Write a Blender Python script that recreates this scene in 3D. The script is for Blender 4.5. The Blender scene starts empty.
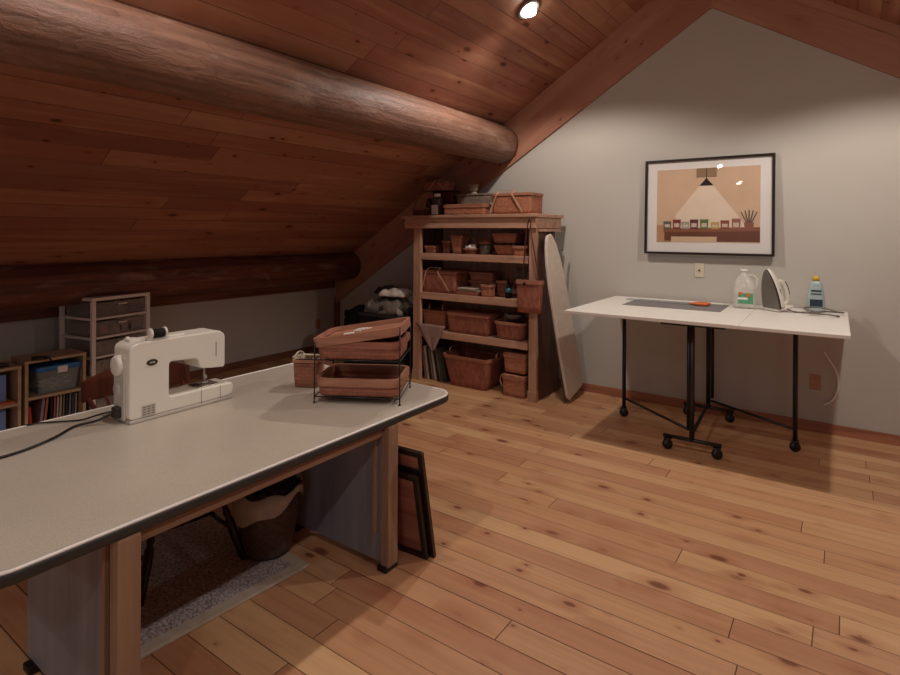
import bpy, bmesh, math, random
from mathutils import Vector, Matrix, noise
random.seed(7)
PI = math.pi
S = bpy.context.scene
COL = S.collection

# ------------------------------------------------------------------ camera
cam_d = bpy.data.cameras.new('camera')
cam = bpy.data.objects.new('camera', cam_d)
COL.objects.link(cam)
F_PX = 563.24
cam_d.sensor_width = 36.0
cam_d.lens = F_PX / 900 * 36.0
cam_d.shift_y = -(337.5 - 231.58) / 900
cam_d.clip_start = 0.02
YAW, ROLL, EYE = 0.61428, 0.005254, 1.62
fw = Vector((-math.sin(YAW), math.cos(YAW), 0))
rt0 = Vector((math.cos(YAW), math.sin(YAW), 0)); up0 = Vector((0, 0, 1))
rt = math.cos(ROLL) * rt0 + math.sin(ROLL) * up0
up = -math.sin(ROLL) * rt0 + math.cos(ROLL) * up0
m = Matrix((rt, up, -fw)).transposed().to_4x4()
m.translation = (0, 0, EYE)
cam.matrix_world = m
S.camera = cam

# ------------------------------------------------------------------ world, lights, exposure
S.view_settings.view_transform = 'Standard'
S.view_settings.look = 'None'
S.view_settings.gamma = 1
S.view_settings.exposure = -0.12
w = bpy.data.worlds.new('world'); S.world = w; w.use_nodes = True
w.node_tree.nodes['Background'].inputs[0].default_value = (0.55, 0.7, 1.0, 1)
w.node_tree.nodes['Background'].inputs[1].default_value = 0.5

RIDGE_X, RIDGE_Z, SLOPE = -1.1, 4.12, 0.64
WALL_Y, BACK_Y, LEFT_X, RIGHT_X = 5.508, -5.0, -5.85, 3.65
LAMP_W = 95
LAMP_COL = (1.0, 0.89, 0.80)
LAMPS = [(-2.144, y) for y in (4.132, 1.35, -1.55, -4.1)] + [(0.24, y) for y in (4.132, 1.35, -1.55, -4.1)]
def ceil_z(x):
    return RIDGE_Z - SLOPE * abs(x - RIDGE_X)
for lx, ly in LAMPS:
    ld = bpy.data.lights.new('ceiling_spot', 'SPOT')
    ld.energy = LAMP_W * (1.0 if ly > 4 else 0.55 if ly > 0 else 0.42); ld.color = LAMP_COL
    ld.spot_size = math.radians(146); ld.spot_blend = 0.35; ld.shadow_soft_size = 0.045
    lo = bpy.data.objects.new('ceiling_spot', ld); COL.objects.link(lo)
    lo.location = (lx, ly, ceil_z(lx) - 0.10)
# daylight through the rear window
ad = bpy.data.lights.new('window_daylight', 'AREA'); ad.shape = 'RECTANGLE'; ad.size = 1.5; ad.size_y = 1.1
ad.energy = 38; ad.color = (0.6, 0.74, 1.0)
ao = bpy.data.objects.new('window_daylight', ad); COL.objects.link(ao)
ao.location = (1.95, BACK_Y - 0.12, 1.35); ao.rotation_euler = (PI / 2, 0, 0)

# ------------------------------------------------------------------ materials
def lin(c):
    return tuple(((v / 255) / 12.92 if v / 255 <= .04045 else ((v / 255 + .055) / 1.055) ** 2.4) for v in c[:3]) + (1,)
def ds(c, f=.22):
    g = .3*c[0]+.55*c[1]+.15*c[2]; return tuple(v+(g-v)*f for v in c)
class NT:
    def __init__(s, name):
        s.m = bpy.data.materials.new(name); s.m.use_nodes = True
        s.t = s.m.node_tree; s.b = s.t.nodes['Principled BSDF']; s.out = s.t.nodes['Material Output']
    def n(s, typ, **kw):
        nd = s.t.nodes.new(typ)
        for k, v in kw.items(): setattr(nd, k, v)
        return nd
    def l(s, a, b): s.t.links.new(a, b)
    def setin(s, sock, v):
        if isinstance(v, bpy.types.NodeSocket): s.l(v, sock)
        else: sock.default_value = v
    def math(s, op, a, b=0.0, c=None, clamp=False):
        nd = s.n('ShaderNodeMath', operation=op); nd.use_clamp = clamp
        s.setin(nd.inputs[0], a); s.setin(nd.inputs[1], b)
        if c is not None: s.setin(nd.inputs[2], c)
        return nd.outputs[0]
    def mix(s, f, a, b, mode='MIX'):
        nd = s.n('ShaderNodeMix', data_type='RGBA', blend_type=mode)
        s.setin(nd.inputs[0], f); s.setin(nd.inputs[6], a); s.setin(nd.inputs[7], b)
        return nd.outputs[2]
    def xyz(s, x, y, z=0.0):
        nd = s.n('ShaderNodeCombineXYZ')
        for i, v in enumerate((x, y, z)): s.setin(nd.inputs[i], v)
        return nd.outputs[0]
    def noise(s, vec, scale, detail=3, rough=.55, dist=0):
        nd = s.n('ShaderNodeTexNoise'); s.l(vec, nd.inputs['Vector'])
        nd.inputs['Scale'].default_value = scale; nd.inputs['Detail'].default_value = detail
        nd.inputs['Roughness'].default_value = rough; nd.inputs['Distortion'].default_value = dist
        return nd.outputs[0]
    def ramp(s, f, stops):
        nd = s.n('ShaderNodeValToRGB'); s.l(f, nd.inputs[0]); e = nd.color_ramp.elements
        while len(e) < len(stops): e.new(.5)
        for i, (p, c) in enumerate(stops): e[i].position = p; e[i].color = c
        return nd.outputs[0]
    def bump(s, h, strength, dist=.01):
        nd = s.n('ShaderNodeBump'); nd.inputs['Strength'].default_value = strength; nd.inputs['Distance'].default_value = dist
        s.l(h, nd.inputs['Height']); s.l(nd.outputs[0], s.b.inputs['Normal'])
    def mapr(s, v, a, b, c=0.0, d=1.0):
        nd = s.n('ShaderNodeMapRange'); s.setin(nd.inputs[0], v)
        for i, q in enumerate((a, b, c, d)): nd.inputs[i + 1].default_value = q
        return nd.outputs[0]
G = (lambda v: (v, v, v, 1))

def plain(name, rgb, rough=.5, metal=0, vary=.06, spec=.5, scale=6, bump=0):
    t = NT(name); tc = t.n('ShaderNodeTexCoord')
    nz = t.noise(tc.outputs['Object'], scale, 3)
    c = lin(rgb)
    a = tuple(v * (1 - vary) for v in c[:3]) + (1,); b = tuple(min(1, v * (1 + vary)) for v in c[:3]) + (1,)
    t.l(t.ramp(nz, [(.3, a), (.7, b)]), t.b.inputs['Base Color'])
    t.b.inputs['Roughness'].default_value = rough; t.b.inputs['Metallic'].default_value = metal
    t.b.inputs['Specular IOR Level'].default_value = spec
    if bump: t.bump(t.noise(tc.outputs['Object'], 220, 2), bump, .002)
    return t.m

def planks(name, W, L, tones, knot, gapw, rough=.4, dark_rows=.0, grain=.35, gapcol=(40, 18, 10), knotcol=(66, 28, 20)):
    """boards from UVs laid out in metres: u along the boards, v across"""
    t = NT(name); tc = t.n('ShaderNodeTexCoord'); sp = t.n('ShaderNodeSeparateXYZ'); t.l(tc.outputs['UV'], sp.inputs[0])
    u, v = sp.outputs[0], sp.outputs[1]
    vr = t.math('DIVIDE', v, W); row = t.math('FLOOR', vr)
    wn = t.n('ShaderNodeTexWhiteNoise', noise_dimensions='1D'); t.l(row, wn.inputs['W'])
    r1 = wn.outputs['Value']
    u2 = t.math('ADD', t.math('DIVIDE', u, L), t.math('MULTIPLY', r1, 7.3)); seg = t.math('FLOOR', u2)
    wn2 = t.n('ShaderNodeTexWhiteNoise', noise_dimensions='3D'); t.l(t.xyz(row, seg, 3.7), wn2.inputs['Vector'])
    r2 = wn2.outputs['Value']
    col = t.ramp(r2, [(i / (len(tones) - 1), lin(ds(c, .12))) for i, c in enumerate(tones)])
    off = t.math('MULTIPLY', r2, 40.0)
    g = t.noise(t.xyz(t.math('ADD', t.math('MULTIPLY', u, 1.3), off), t.math('MULTIPLY', v, 34), off), 1, 5, .6, .6)
    gb = t.noise(t.xyz(t.math('ADD', t.math('MULTIPLY', u, .7), off), t.math('MULTIPLY', v, 7), off), 1, 3, .5, .8)
    col = t.mix(t.mapr(g, .42, .75, 0, grain), col, lin((120, 68, 48)))
    col = t.mix(t.mapr(gb, .5, .8, 0, .35), col, lin((224, 178, 136)))
    # knots
    def knots(su, sv, size, keep, seed):
        vo = t.n('ShaderNodeTexVoronoi', voronoi_dimensions='3D'); vo.inputs['Randomness'].default_value = 1
        t.l(t.xyz(t.math('MULTIPLY', u, su), t.math('MULTIPLY', v, sv), t.math('ADD', t.math('MULTIPLY', row, 5.0), seed)), vo.inputs['Vector']); vo.inputs['Scale'].default_value = 1
        sc = t.n('ShaderNodeSeparateColor'); t.l(vo.outputs['Color'], sc.inputs[0])
        on = t.math('LESS_THAN', sc.outputs[0], keep)
        sz = t.math('MULTIPLY', t.math('ADD', sc.outputs[1], .4), size)
        core = t.math('SUBTRACT', 1.0, t.math('DIVIDE', vo.outputs['Distance'], sz), clamp=True)
        halo = t.math('SUBTRACT', 1.0, t.math('DIVIDE', vo.outputs['Distance'], t.math('MULTIPLY', sz, 3.0)), clamp=True)
        return t.math('MULTIPLY', on, t.mapr(core, 0, .45)), t.math('MULTIPLY', on, halo)
    k1, h1 = knots(3.6, 7.2, .16 * knot, .5, 1.3)
    k2, h2 = knots(7.0, 10.5, .13 * knot, .24, 9.1)
    col = t.mix(t.math('MULTIPLY', t.math('MAXIMUM', h1, h2), .5), col, lin((150, 76, 50)))
    col = t.mix(t.math('MULTIPLY', t.math('MAXIMUM', k1, k2), .8), col, lin(knotcol))
    # gaps
    fv = t.math('FRACT', vr); ev = t.math('MULTIPLY', t.math('MINIMUM', fv, t.math('SUBTRACT', 1.0, fv)), W)
    gw = t.math('MULTIPLY', t.math('ADD', t.math('POWER', r1, 2.0), .25), gapw)
    gap_v = t.math('SUBTRACT', 1.0, t.math('DIVIDE', ev, gw), clamp=True)
    fu = t.math('FRACT', u2); eu = t.math('MULTIPLY', t.math('MINIMUM', fu, t.math('SUBTRACT', 1.0, fu)), L)
    gap_u = t.math('SUBTRACT', 1.0, t.math('DIVIDE', eu, gapw * .7), clamp=True)
    gap = t.math('MAXIMUM', gap_v, gap_u)
    col = t.mix(t.mapr(gap, .1, .6, 0, .88), col, lin(gapcol))
    t.l(col, t.b.inputs['Base Color'])
    t.l(t.mapr(g, .3, .8, rough - .06, rough + .14), t.b.inputs['Roughness'])
    t.b.inputs['Specular IOR Level'].default_value = .35
    t.bump(t.math('SUBTRACT', t.math('MULTIPLY', g, .04), gap), .5, .004)
    return t.m

def wood(name, light, dark, axis=2, scale=1.0, rough=.5, knot=.5, spec=.35):
    t = NT(name); tc = t.n('ShaderNodeTexCoord'); oi = t.n('ShaderNodeObjectInfo')
    mp = t.n('ShaderNodeMapping'); t.l(tc.outputs['Object'], mp.inputs[0])
    sc = [18 * scale] * 3; sc[axis] = 1.2 * scale; mp.inputs['Scale'].default_value = sc
    ad = t.n('ShaderNodeVectorMath', operation='ADD'); t.l(mp.outputs[0], ad.inputs[0]); t.l(oi.outputs['Random'], ad.inputs[1])
    g = t.noise(ad.outputs[0], 1, 4, .6, .5)
    col = t.ramp(g, [(.25, lin(ds(dark))), (.65, lin(ds(light)))])
    if knot:
        mp2 = t.n('ShaderNodeMapping'); t.l(tc.outputs['Object'], mp2.inputs[0])
        s2 = [9.0] * 3; s2[axis] = 4.0; mp2.inputs['Scale'].default_value = s2
        vo = t.n('ShaderNodeTexVoronoi'); vo.inputs['Scale'].default_value = 1; t.l(mp2.outputs[0], vo.inputs['Vector'])
        k = t.math('SUBTRACT', 1.0, t.math('DIVIDE', vo.outputs['Distance'], .2), clamp=True)
        col = t.mix(t.math('MULTIPLY', k, knot), col, lin((70, 30, 20)))
    t.l(col, t.b.inputs['Base Color']); t.b.inputs['Roughness'].default_value = rough
    t.b.inputs['Specular IOR Level'].default_value = spec
    t.bump(g, .15, .003)
    return t.m

def weave(name, light, dark, bw=.03, bh=.014, rough=.6, vert=False):
    t = NT(name); tc = t.n('ShaderNodeTexCoord'); src = tc.outputs['UV']
    if vert:
        mp = t.n('ShaderNodeMapping'); mp.inputs['Rotation'].default_value = (0, 0, PI / 2); t.l(src, mp.inputs[0]); src = mp.outputs[0]
    br = t.n('ShaderNodeTexBrick'); t.l(src, br.inputs['Vector'])
    br.inputs['Scale'].default_value = 1; br.inputs['Brick Width'].default_value = bw; br.inputs['Row Height'].default_value = bh
    br.inputs['Mortar Size'].default_value = bh * .09; br.inputs['Mortar Smooth'].default_value = 1; br.offset = .5
    br.inputs['Color1'].default_value = lin(ds(light, .15)); br.inputs['Color2'].default_value = lin(ds(dark, .15))
    br.inputs['Mortar'].default_value = lin(tuple(v * .68 for v in ds(dark)))
    nz = t.noise(tc.outputs['Object'], 9, 3)
    col = t.mix(t.mapr(nz, .3, .8, 0, .5), br.outputs['Color'], lin(ds(dark)))
    t.l(col, t.b.inputs['Base Color']); t.b.inputs['Roughness'].default_value = rough
    t.bump(t.math('SUBTRACT', 1.0, br.outputs['Fac']), .6, .003)
    return t.m

def glassy(name, tint=(1, 1, 1), gloss=.08, rough=.03, haze=0.0, hazecol=(220, 220, 220)):
    t = NT(name)
    tr = t.n('ShaderNodeBsdfTransparent'); tr.inputs[0].default_value = tuple(tint) + (1,)
    gl = t.n('ShaderNodeBsdfGlossy'); gl.inputs['Roughness'].default_value = rough
    lw = t.n('ShaderNodeLayerWeight'); lw.inputs[0].default_value = .5
    fr = t.math('MULTIPLY', t.math('POWER', lw.outputs['Facing'], 4.0), .5)
    mx = t.n('ShaderNodeMixShader'); t.l(t.math('ADD', fr, gloss, clamp=True), mx.inputs[0]); t.l(tr.outputs[0], mx.inputs[1]); t.l(gl.outputs[0], mx.inputs[2])
    out = mx.outputs[0]
    if haze:
        df = t.n('ShaderNodeBsdfDiffuse'); df.inputs[0].default_value = lin(hazecol)
        tc = t.n('ShaderNodeTexCoord'); nz = t.noise(tc.outputs['Object'], 12, 2)
        m2 = t.n('ShaderNodeMixShader'); t.l(t.mapr(nz, .3, .7, haze * .8, haze * 1.2), m2.inputs[0]); t.l(out, m2.inputs[1]); t.l(df.outputs[0], m2.inputs[2]); out = m2.outputs[0]
    t.l(out, t.out.inputs[0])
    return t.m

M = {}
M['floor'] = planks('floor_boards', .136, 2.3, [(198, 140, 98), (204, 148, 104), (214, 164, 114), (188, 126, 88), (222, 174, 124), (206, 150, 104)], 1.05, .0044, .42, grain=.26, gapcol=(70, 40, 28), knotcol=(112, 58, 40))
M['ceiling'] = planks('ceiling_boards', .172, 2.6, [(170, 110, 84), (184, 128, 98), (156, 94, 74), (174, 116, 88), (140, 80, 64), (178, 120, 92)], 1.15, .0058, .5, grain=.14, gapcol=(64, 32, 24))
M['trimwood'] = planks('rake_boards', .246, 9.0, [(182, 126, 100), (186, 132, 104), (178, 120, 96)], .9, .004, .5, grain=.16, gapcol=(60, 26, 18))
M['base'] = wood('baseboard_pine', (192, 118, 80), (150, 84, 56), 0)
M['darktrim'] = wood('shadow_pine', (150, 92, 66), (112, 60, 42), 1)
M['case'] = wood('bookcase_pine', (206, 154, 122), (164, 112, 86), 2, knot=.35)
M['caseH'] = wood('bookcase_pine_rails', (210, 158, 126), (168, 116, 90), 0, knot=.35)
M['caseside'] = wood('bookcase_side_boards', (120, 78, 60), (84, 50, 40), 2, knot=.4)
M['oak'] = wood('oak_edging', (166, 126, 98), (130, 92, 68), 2, knot=0)
M['oakH'] = wood('oak_apron', (150, 108, 82), (116, 78, 58), 1, knot=0)
M['maple'] = wood('maple_laminate', (196, 164, 128), (172, 138, 102), 1, knot=0, rough=.45)
M['chair'] = wood('stained_chair_wood', (112, 48, 30), (62, 24, 16), 2, knot=0, rough=.35)
M['chairdark'] = wood('dark_turned_wood', (52, 26, 20), (26, 12, 10), 2, knot=0, rough=.3)
M['wall'] = plain('wall_paint', (192, 188, 179), .9, vary=.02, scale=1.5, bump=.08)
M['white'] = plain('white_laminate', (232, 228, 220), .45, vary=.015)
M['plastic'] = plain('ivory_plastic', (236, 231, 220), .32, vary=.01)
M['plastic2'] = plain('grey_ivory_plastic', (196, 190, 182), .4, vary=.02)
M['frosted'] = plain('drawer_frame_plastic', (236, 230, 226), .4, vary=.03)
M['black'] = plain('black_metal', (26, 24, 25), .45, vary=.1)
M['blackcloth'] = plain('black_cloth', (10, 10, 13), .9, vary=.2)
M['rubber'] = plain('black_rubber', (48, 47, 48), .5, vary=.08)
M['wheel'] = plain('caster_plastic', (18, 17, 18), .4, vary=.1)
M['silver'] = plain('brushed_steel', (205, 203, 200), .38, .9, .03)
M['edge_highlight'] = plain('painted_edge_highlight', (236, 232, 226), .3, 0, .01)
M['panel'] = wood('grey_laminate', (140, 136, 142), (110, 106, 114), 2, .35, .35, 0, .5)
M['frame'] = plain('black_frame_lacquer', (34, 22, 18), .35, vary=.1)
M['mat'] = plain('white_matboard', (236, 232, 228), .9, vary=.01)
M['plate'] = plain('ivory_plate', (214, 204, 180), .4, vary=.02)
M['plate2'] = plain('tan_plate', (180, 140, 104), .45, vary=.03)
M['slot'] = plain('dark_slot', (52, 42, 36), .6)
M['cuttingmat'] = plain('grey_cutting_mat', (128, 124, 124), .7, vary=.05)
M['matdark'] = plain('dark_mat_lines', (88, 84, 84), .7, vary=.05)
M['orange'] = plain('orange_plastic', (214, 110, 58), .4)
M['ibcover'] = plain('ironing_cover_cloth', (204, 190, 176), .95, vary=.07, scale=14, bump=.3)
M['greymetal'] = plain('grey_metal', (118, 112, 106), .45, .3, .08)
M['drape'] = plain('dusty_cloth', (150, 122, 112), .95, vary=.15, scale=25)
M['liner'] = plain('cream_liner_cloth', (186, 172, 156), .95, vary=.12, scale=18, bump=.3)
M['linerdark'] = plain('dark_bag', (30, 32, 44), .35, vary=.3)
M['blue'] = plain('blue_lid_plastic', (36, 110, 176), .4)
M['bluelight'] = plain('painted_blue_light', (120, 150, 205), .7, vary=.04)
M['clear'] = glassy('clear_plastic', (.9, .93, .93), .04, .08, .22, (190, 200, 200))
M['drawerclear'] = glassy('drawer_plastic', (.9, .89, .89), .05, .1, .2, (205, 198, 194))
M['jug'] = glassy('milky_jug_plastic', (.97, .97, .95), .03, .2, .45, (235, 232, 224))
M['glass'] = glassy('picture_glass', (.98, .98, .98), .035, .01)
M['greyglass'] = glassy('smoky_vase_glass', (.75, .75, .78), .1, .05, .1, (150, 150, 155))
M['gold'] = plain('yellow_cap', (214, 168, 60), .4)
M['starch'] = plain('bluegrey_bottle', (168, 186, 188), .35, vary=.06)
M['green'] = plain('green_label', (90, 160, 120), .6, vary=.2, scale=40)
M['teal'] = plain('teal_glaze', (40, 104, 104), .3)
M['pink'] = plain('pink_print', (196, 120, 120), .7)
M['navy'] = plain('navy_label', (40, 58, 72), .6)
W1 = weave('basket_weave_red', (188, 114, 84), (160, 90, 66), .052, .020)
W2 = weave('basket_weave_orange', (206, 132, 92), (170, 98, 66), .03, .013)
W3 = weave('basket_weave_brown', (150, 84, 60), (110, 56, 40), .03, .012)
W4 = weave('grey_wicker', (158, 134, 116), (120, 98, 84), .018, .009)
W6 = weave('brown_wicker', (116, 84, 68), (84, 58, 46), .018, .009)
W5 = weave('basket_slats_upright', (184, 108, 80), (146, 78, 58), .05, .022, vert=True)
M['splint'] = wood('basket_rim_splint', (190, 124, 92), (140, 80, 58), 0, knot=0, rough=.55)
M['splintred'] = wood('red_splint', (176, 104, 78), (128, 66, 48), 0, knot=0, rough=.55)
M['splintlight'] = wood('light_splint', (214, 160, 124), (188, 128, 92), 0, knot=0, rough=.55)

def log_mat():
    t = NT('peeled_log'); tc = t.n('ShaderNodeTexCoord'); mp = t.n('ShaderNodeMapping'); t.l(tc.outputs['UV'], mp.inputs[0])
    mp.inputs['Scale'].default_value = (1.4, 22, 1)
    g = t.noise(mp.outputs[0], 1, 5, .6, .4)
    mp2 = t.n('ShaderNodeMapping'); t.l(tc.outputs['UV'], mp2.inputs[0]); mp2.inputs['Scale'].default_value = (1.6, 5, 1)
    b = t.noise(mp2.outputs[0], 1, 4, .6, .8)
    col = t.ramp(g, [(.25, lin((92, 64, 52))), (.65, lin((142, 104, 86)))])
    col = t.mix(t.mapr(b, .55, .78, 0, .7), col, lin((170, 146, 130)))
    col = t.mix(t.mapr(b, .42, .25, 0, .6), col, lin((92, 56, 46)))
    t.l(col, t.b.inputs['Base Color']); t.b.inputs['Roughness'].default_value = .55
    mp3 = t.n('ShaderNodeMapping'); t.l(tc.outputs['UV'], mp3.inputs[0]); mp3.inputs['Scale'].default_value = (7, 16, 1)
    h = t.noise(mp3.outputs[0], 1, 5, .65, 1.2)
    t.l(t.mix(t.mapr(h, .56, .72, 0, .55), col, lin((78, 40, 32))), t.b.inputs['Base Color'])
    t.bump(t.math('ADD', g, h), .6, .014)
    return t.m
M['log'] = log_mat()
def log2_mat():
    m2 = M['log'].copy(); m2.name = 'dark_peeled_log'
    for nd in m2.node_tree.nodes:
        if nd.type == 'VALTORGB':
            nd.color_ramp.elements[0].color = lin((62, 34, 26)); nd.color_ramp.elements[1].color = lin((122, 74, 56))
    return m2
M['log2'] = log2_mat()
def rug_mat():
    t = NT('rug_pile'); tc = t.n('ShaderNodeTexCoord')
    g = t.noise(tc.outputs['Object'], 90, 3, .7)
    t.l(t.ramp(g, [(.35, lin((120, 110, 114))), (.65, lin((214, 202, 204)))]), t.b.inputs['Base Color'])
    t.b.inputs['Roughness'].default_value = 1; t.bump(g, 1, .01); return t.m
M['rug'] = rug_mat()
def desk_mat():
    t = NT('speckled_desk_laminate'); tc = t.n('ShaderNodeTexCoord')
    g = t.noise(tc.outputs['Object'], 260, 2, .7); h = t.noise(tc.outputs['Object'], 3, 2)
    c = t.ramp(g, [(.3, lin((180, 170, 156))), (.7, lin((212, 202, 188)))])
    t.l(t.mix(t.mapr(h, .3, .7, 0, .12), c, lin((150, 138, 126))), t.b.inputs['Base Color'])
    t.b.inputs['Roughness'].default_value = .36; return t.m
M['desk'] = desk_mat()
def fabric_mat():
    t = NT('patterned_fabric'); tc = t.n('ShaderNodeTexCoord')
    vo = t.n('ShaderNodeTexVoronoi'); vo.inputs['Scale'].default_value = 14; t.l(tc.outputs['Object'], vo.inputs[0])
    sc = t.n('ShaderNodeSeparateColor'); t.l(vo.outputs['Color'], sc.inputs[0])
    t.l(t.ramp(sc.outputs[0], [(.1, lin((60, 52, 48))), (.35, lin((180, 170, 160))), (.6, lin((140, 120, 104))), (.85, lin((112, 104, 98)))]), t.b.inputs['Base Color'])
    t.b.inputs['Roughness'].default_value = .9; return t.m
M['fabric'] = fabric_mat()

# ------------------------------------------------------------------ mesh helpers
def rrect(w, d, r, n=5):
    r = min(r, w / 2 - 1e-4, d / 2 - 1e-4); pts = []
    for cx, cy, a0 in ((w/2 - r, -d/2 + r, -PI/2), (w/2 - r, d/2 - r, 0), (-w/2 + r, d/2 - r, PI/2), (-w/2 + r, -d/2 + r, PI)):
        for i in range(n + 1):
            a = a0 + PI/2 * i / n; pts.append((cx + r*math.cos(a), cy + r*math.sin(a)))
    return pts
def catmull(P, n=8):
    P = [Vector(p) for p in P]; out = []
    for i in range(len(P) - 1):
        p0 = P[max(i-1, 0)]; p1 = P[i]; p2 = P[i+1]; p3 = P[min(i+2, len(P)-1)]
        for k in range(n):
            t = k / n
            out.append(.5*((2*p1) + (p2-p0)*t + (2*p0-5*p1+4*p2-p3)*t*t + (3*p1-p0-3*p2+p3)*t**3))
    out.append(P[-1]); return out

class MB:
    def __init__(s):
        s.bm = bmesh.new(); s.uv = s.bm.loops.layers.uv.new('UVMap'); s.done = set()
    def face(s, vs, uvs=None, smooth=False):
        try: f = s.bm.faces.new(vs)
        except ValueError: return None
        f.smooth = smooth
        if uvs is not None:
            for l, q in zip(f.loops, uvs): l[s.uv].uv = q
            f.tag = True
        return f
    def box(s, c, size, rot=None, bev=0.0, seg=2):
        b2 = bmesh.new(); bmesh.ops.create_cube(b2, size=1)
        bmesh.ops.scale(b2, vec=size, verts=b2.verts)
        if bev > 0: bmesh.ops.bevel(b2, geom=b2.edges[:], offset=min(bev, min(size) * .45), segments=seg, affect='EDGES', profile=.5)
        if rot is not None: bmesh.ops.rotate(b2, cent=(0, 0, 0), matrix=rot if isinstance(rot, Matrix) else Matrix.Rotation(rot, 3, 'Z'), verts=b2.verts)
        bmesh.ops.translate(b2, vec=c, verts=b2.verts)
        s.merge(b2); return s
    def merge(s, b2):
        mp = {v: s.bm.verts.new(v.co) for v in b2.verts}
        uvl = b2.loops.layers.uv.active
        for f in b2.faces:
            nf = s.face([mp[v] for v in f.verts], [l[uvl].uv.copy() for l in f.loops] if (uvl and f.tag) else None, f.smooth)
        b2.free()
    def loft(s, rings, cap0=True, cap1=True, smooth=True, uvmap=True, close=True):
        """rings: list of lists of 3D points"""
        vr = [[s.bm.verts.new(p) for p in r] for r in rings]; n = len(rings[0])
        us = [0.0]
        R0 = max(rings, key=lambda r: sum((Vector(r[i]) - Vector(r[i-1])).length for i in range(n)))
        for i in range(n): us.append(us[-1] + (Vector(R0[(i+1) % n]) - Vector(R0[i])).length)
        vs = [0.0]
        for k in range(1, len(rings)): vs.append(vs[-1] + (Vector(rings[k][0]) - Vector(rings[k-1][0])).length)
        for k in range(len(rings) - 1):
            for i in range(n if close else n - 1):
                j = (i + 1) % n
                uv = [(us[i], vs[k]), (us[i+1], vs[k]), (us[i+1], vs[k+1]), (us[i], vs[k+1])] if uvmap else None
                s.face([vr[k][i], vr[k][j], vr[k+1][j], vr[k+1][i]], uv, smooth)
        if cap0: s.face(list(reversed(vr[0])))
        if cap1: s.face(vr[-1])
        return s
    def rings(s, spec, r=.02, n=5, c=(0, 0), **kw):
        """spec: list of (z,w,d[,r])"""
        R = []
        for q in spec:
            z, w_, d_ = q[:3]; rr = q[3] if len(q) > 3 else r
            R.append([(c[0] + x, c[1] + y, z) for x, y in rrect(w_, d_, rr, n)])
        return s.loft(R, **kw)
    def lathe(s, prof, c=(0, 0, 0), seg=20, mat=None, **kw):
        R = []
        for r, z in prof:
            r = max(r, 1e-4)
            R.append([Vector((r*math.cos(2*PI*i/seg), r*math.sin(2*PI*i/seg), z)) for i in range(seg)])
        if mat is not None: R = [[mat @ p for p in q] for q in R]
        R = [[p + Vector(c) for p in q] for q in R]
        return s.loft(R, **kw)
    def tube(s, pts, r, seg=8, cap=True, r2=None):
        pts = [Vector(p) for p in pts]; n = len(pts); R = []
        t0 = (pts[1] - pts[0]).normalized()
        a = Vector((0, 0, 1)) if abs(t0.z) < .9 else Vector((1, 0, 0))
        nrm = t0.cross(a).normalized()
        for i, p in enumerate(pts):
            t = (pts[min(i+1, n-1)] - pts[max(i-1, 0)]).normalized()
            nrm = (nrm - t * nrm.dot(t)).normalized(); b = t.cross(nrm)
            rr = r if r2 is None else r + (r2 - r) * i / (n - 1)
            R.append([p + rr*(math.cos(2*PI*k/seg)*nrm + math.sin(2*PI*k/seg)*b) for k in range(seg)])
        return s.loft(R, cap, cap)
    def strip(s, pts, w_, t_, side):
        """flat strip; side = vector across the strip's width"""
        pts = [Vector(p) for p in pts]; sd = Vector(side).normalized(); R = []
        for i, p in enumerate(pts):
            t = (pts[min(i+1, len(pts)-1)] - pts[max(i-1, 0)]).normalized()
            s2 = (sd - t * sd.dot(t)).normalized(); nn = t.cross(s2)
            R.append([p + s2*w_/2 + nn*t_/2, p - s2*w_/2 + nn*t_/2, p - s2*w_/2 - nn*t_/2, p + s2*w_/2 - nn*t_/2])
        return s.loft(R, smooth=False)
    def prism(s, pts, d, axis='z', a=0.0, bev=0.0, seg=2):
        """extrude a 2D outline from a to a+d along axis; outline (p,q) -> z:(x,y) x:(y,z) y:(x,z)"""
        def P(p, q, h): return {'z': (p, q, h), 'x': (h, p, q), 'y': (p, h, q)}[axis]
        b2 = bmesh.new()
        v0 = [b2.verts.new(P(p, q, a)) for p, q in pts]; v1 = [b2.verts.new(P(p, q, a + d)) for p, q in pts]
        f0 = b2.faces.new(v0); f1 = b2.faces.new(list(reversed(v1)))
        for i in range(len(pts)):
            j = (i + 1) % len(pts); b2.faces.new([v0[j], v0[i], v1[i], v1[j]])
        bmesh.ops.recalc_face_normals(b2, faces=b2.faces)
        if bev:
            ed = [e for e in b2.edges if (e in f0.edges[:] or e in f1.edges[:])]
            bmesh.ops.bevel(b2, geom=ed, offset=bev, segments=seg, affect='EDGES', profile=.5)
        ng = [f for f in b2.faces if len(f.verts) > 4]
        bmesh.ops.triangulate(b2, faces=ng)
        s.merge(b2); return s
    def xf(s, mat):
        bmesh.ops.transform(s.bm, matrix=mat, verts=s.bm.verts); return s
    def build(s, name, mat, parent=None, loc=None, rz=0.0, recalc=True, smooth_angle=None):
        bm = s.bm
        if recalc: bmesh.ops.recalc_face_normals(bm, faces=bm.faces)
        for f in bm.faces:
            if f.tag: continue
            n = f.normal; ax = max(range(3), key=lambda i: abs(n[i])); o = [i for i in range(3) if i != ax]
            for l in f.loops: l[s.uv].uv = (l.vert.co[o[0]], l.vert.co[o[1]])
        me = bpy.data.meshes.new(name); bm.to_mesh(me); bm.free()
        ob = bpy.data.objects.new(name, me); COL.objects.link(ob)
        me.materials.append(M[mat] if isinstance(mat, str) else mat)
        if parent is not None: ob.parent = parent
        if loc is not None: ob.location = loc
        ob.rotation_euler.z = rz
        return ob

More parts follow.
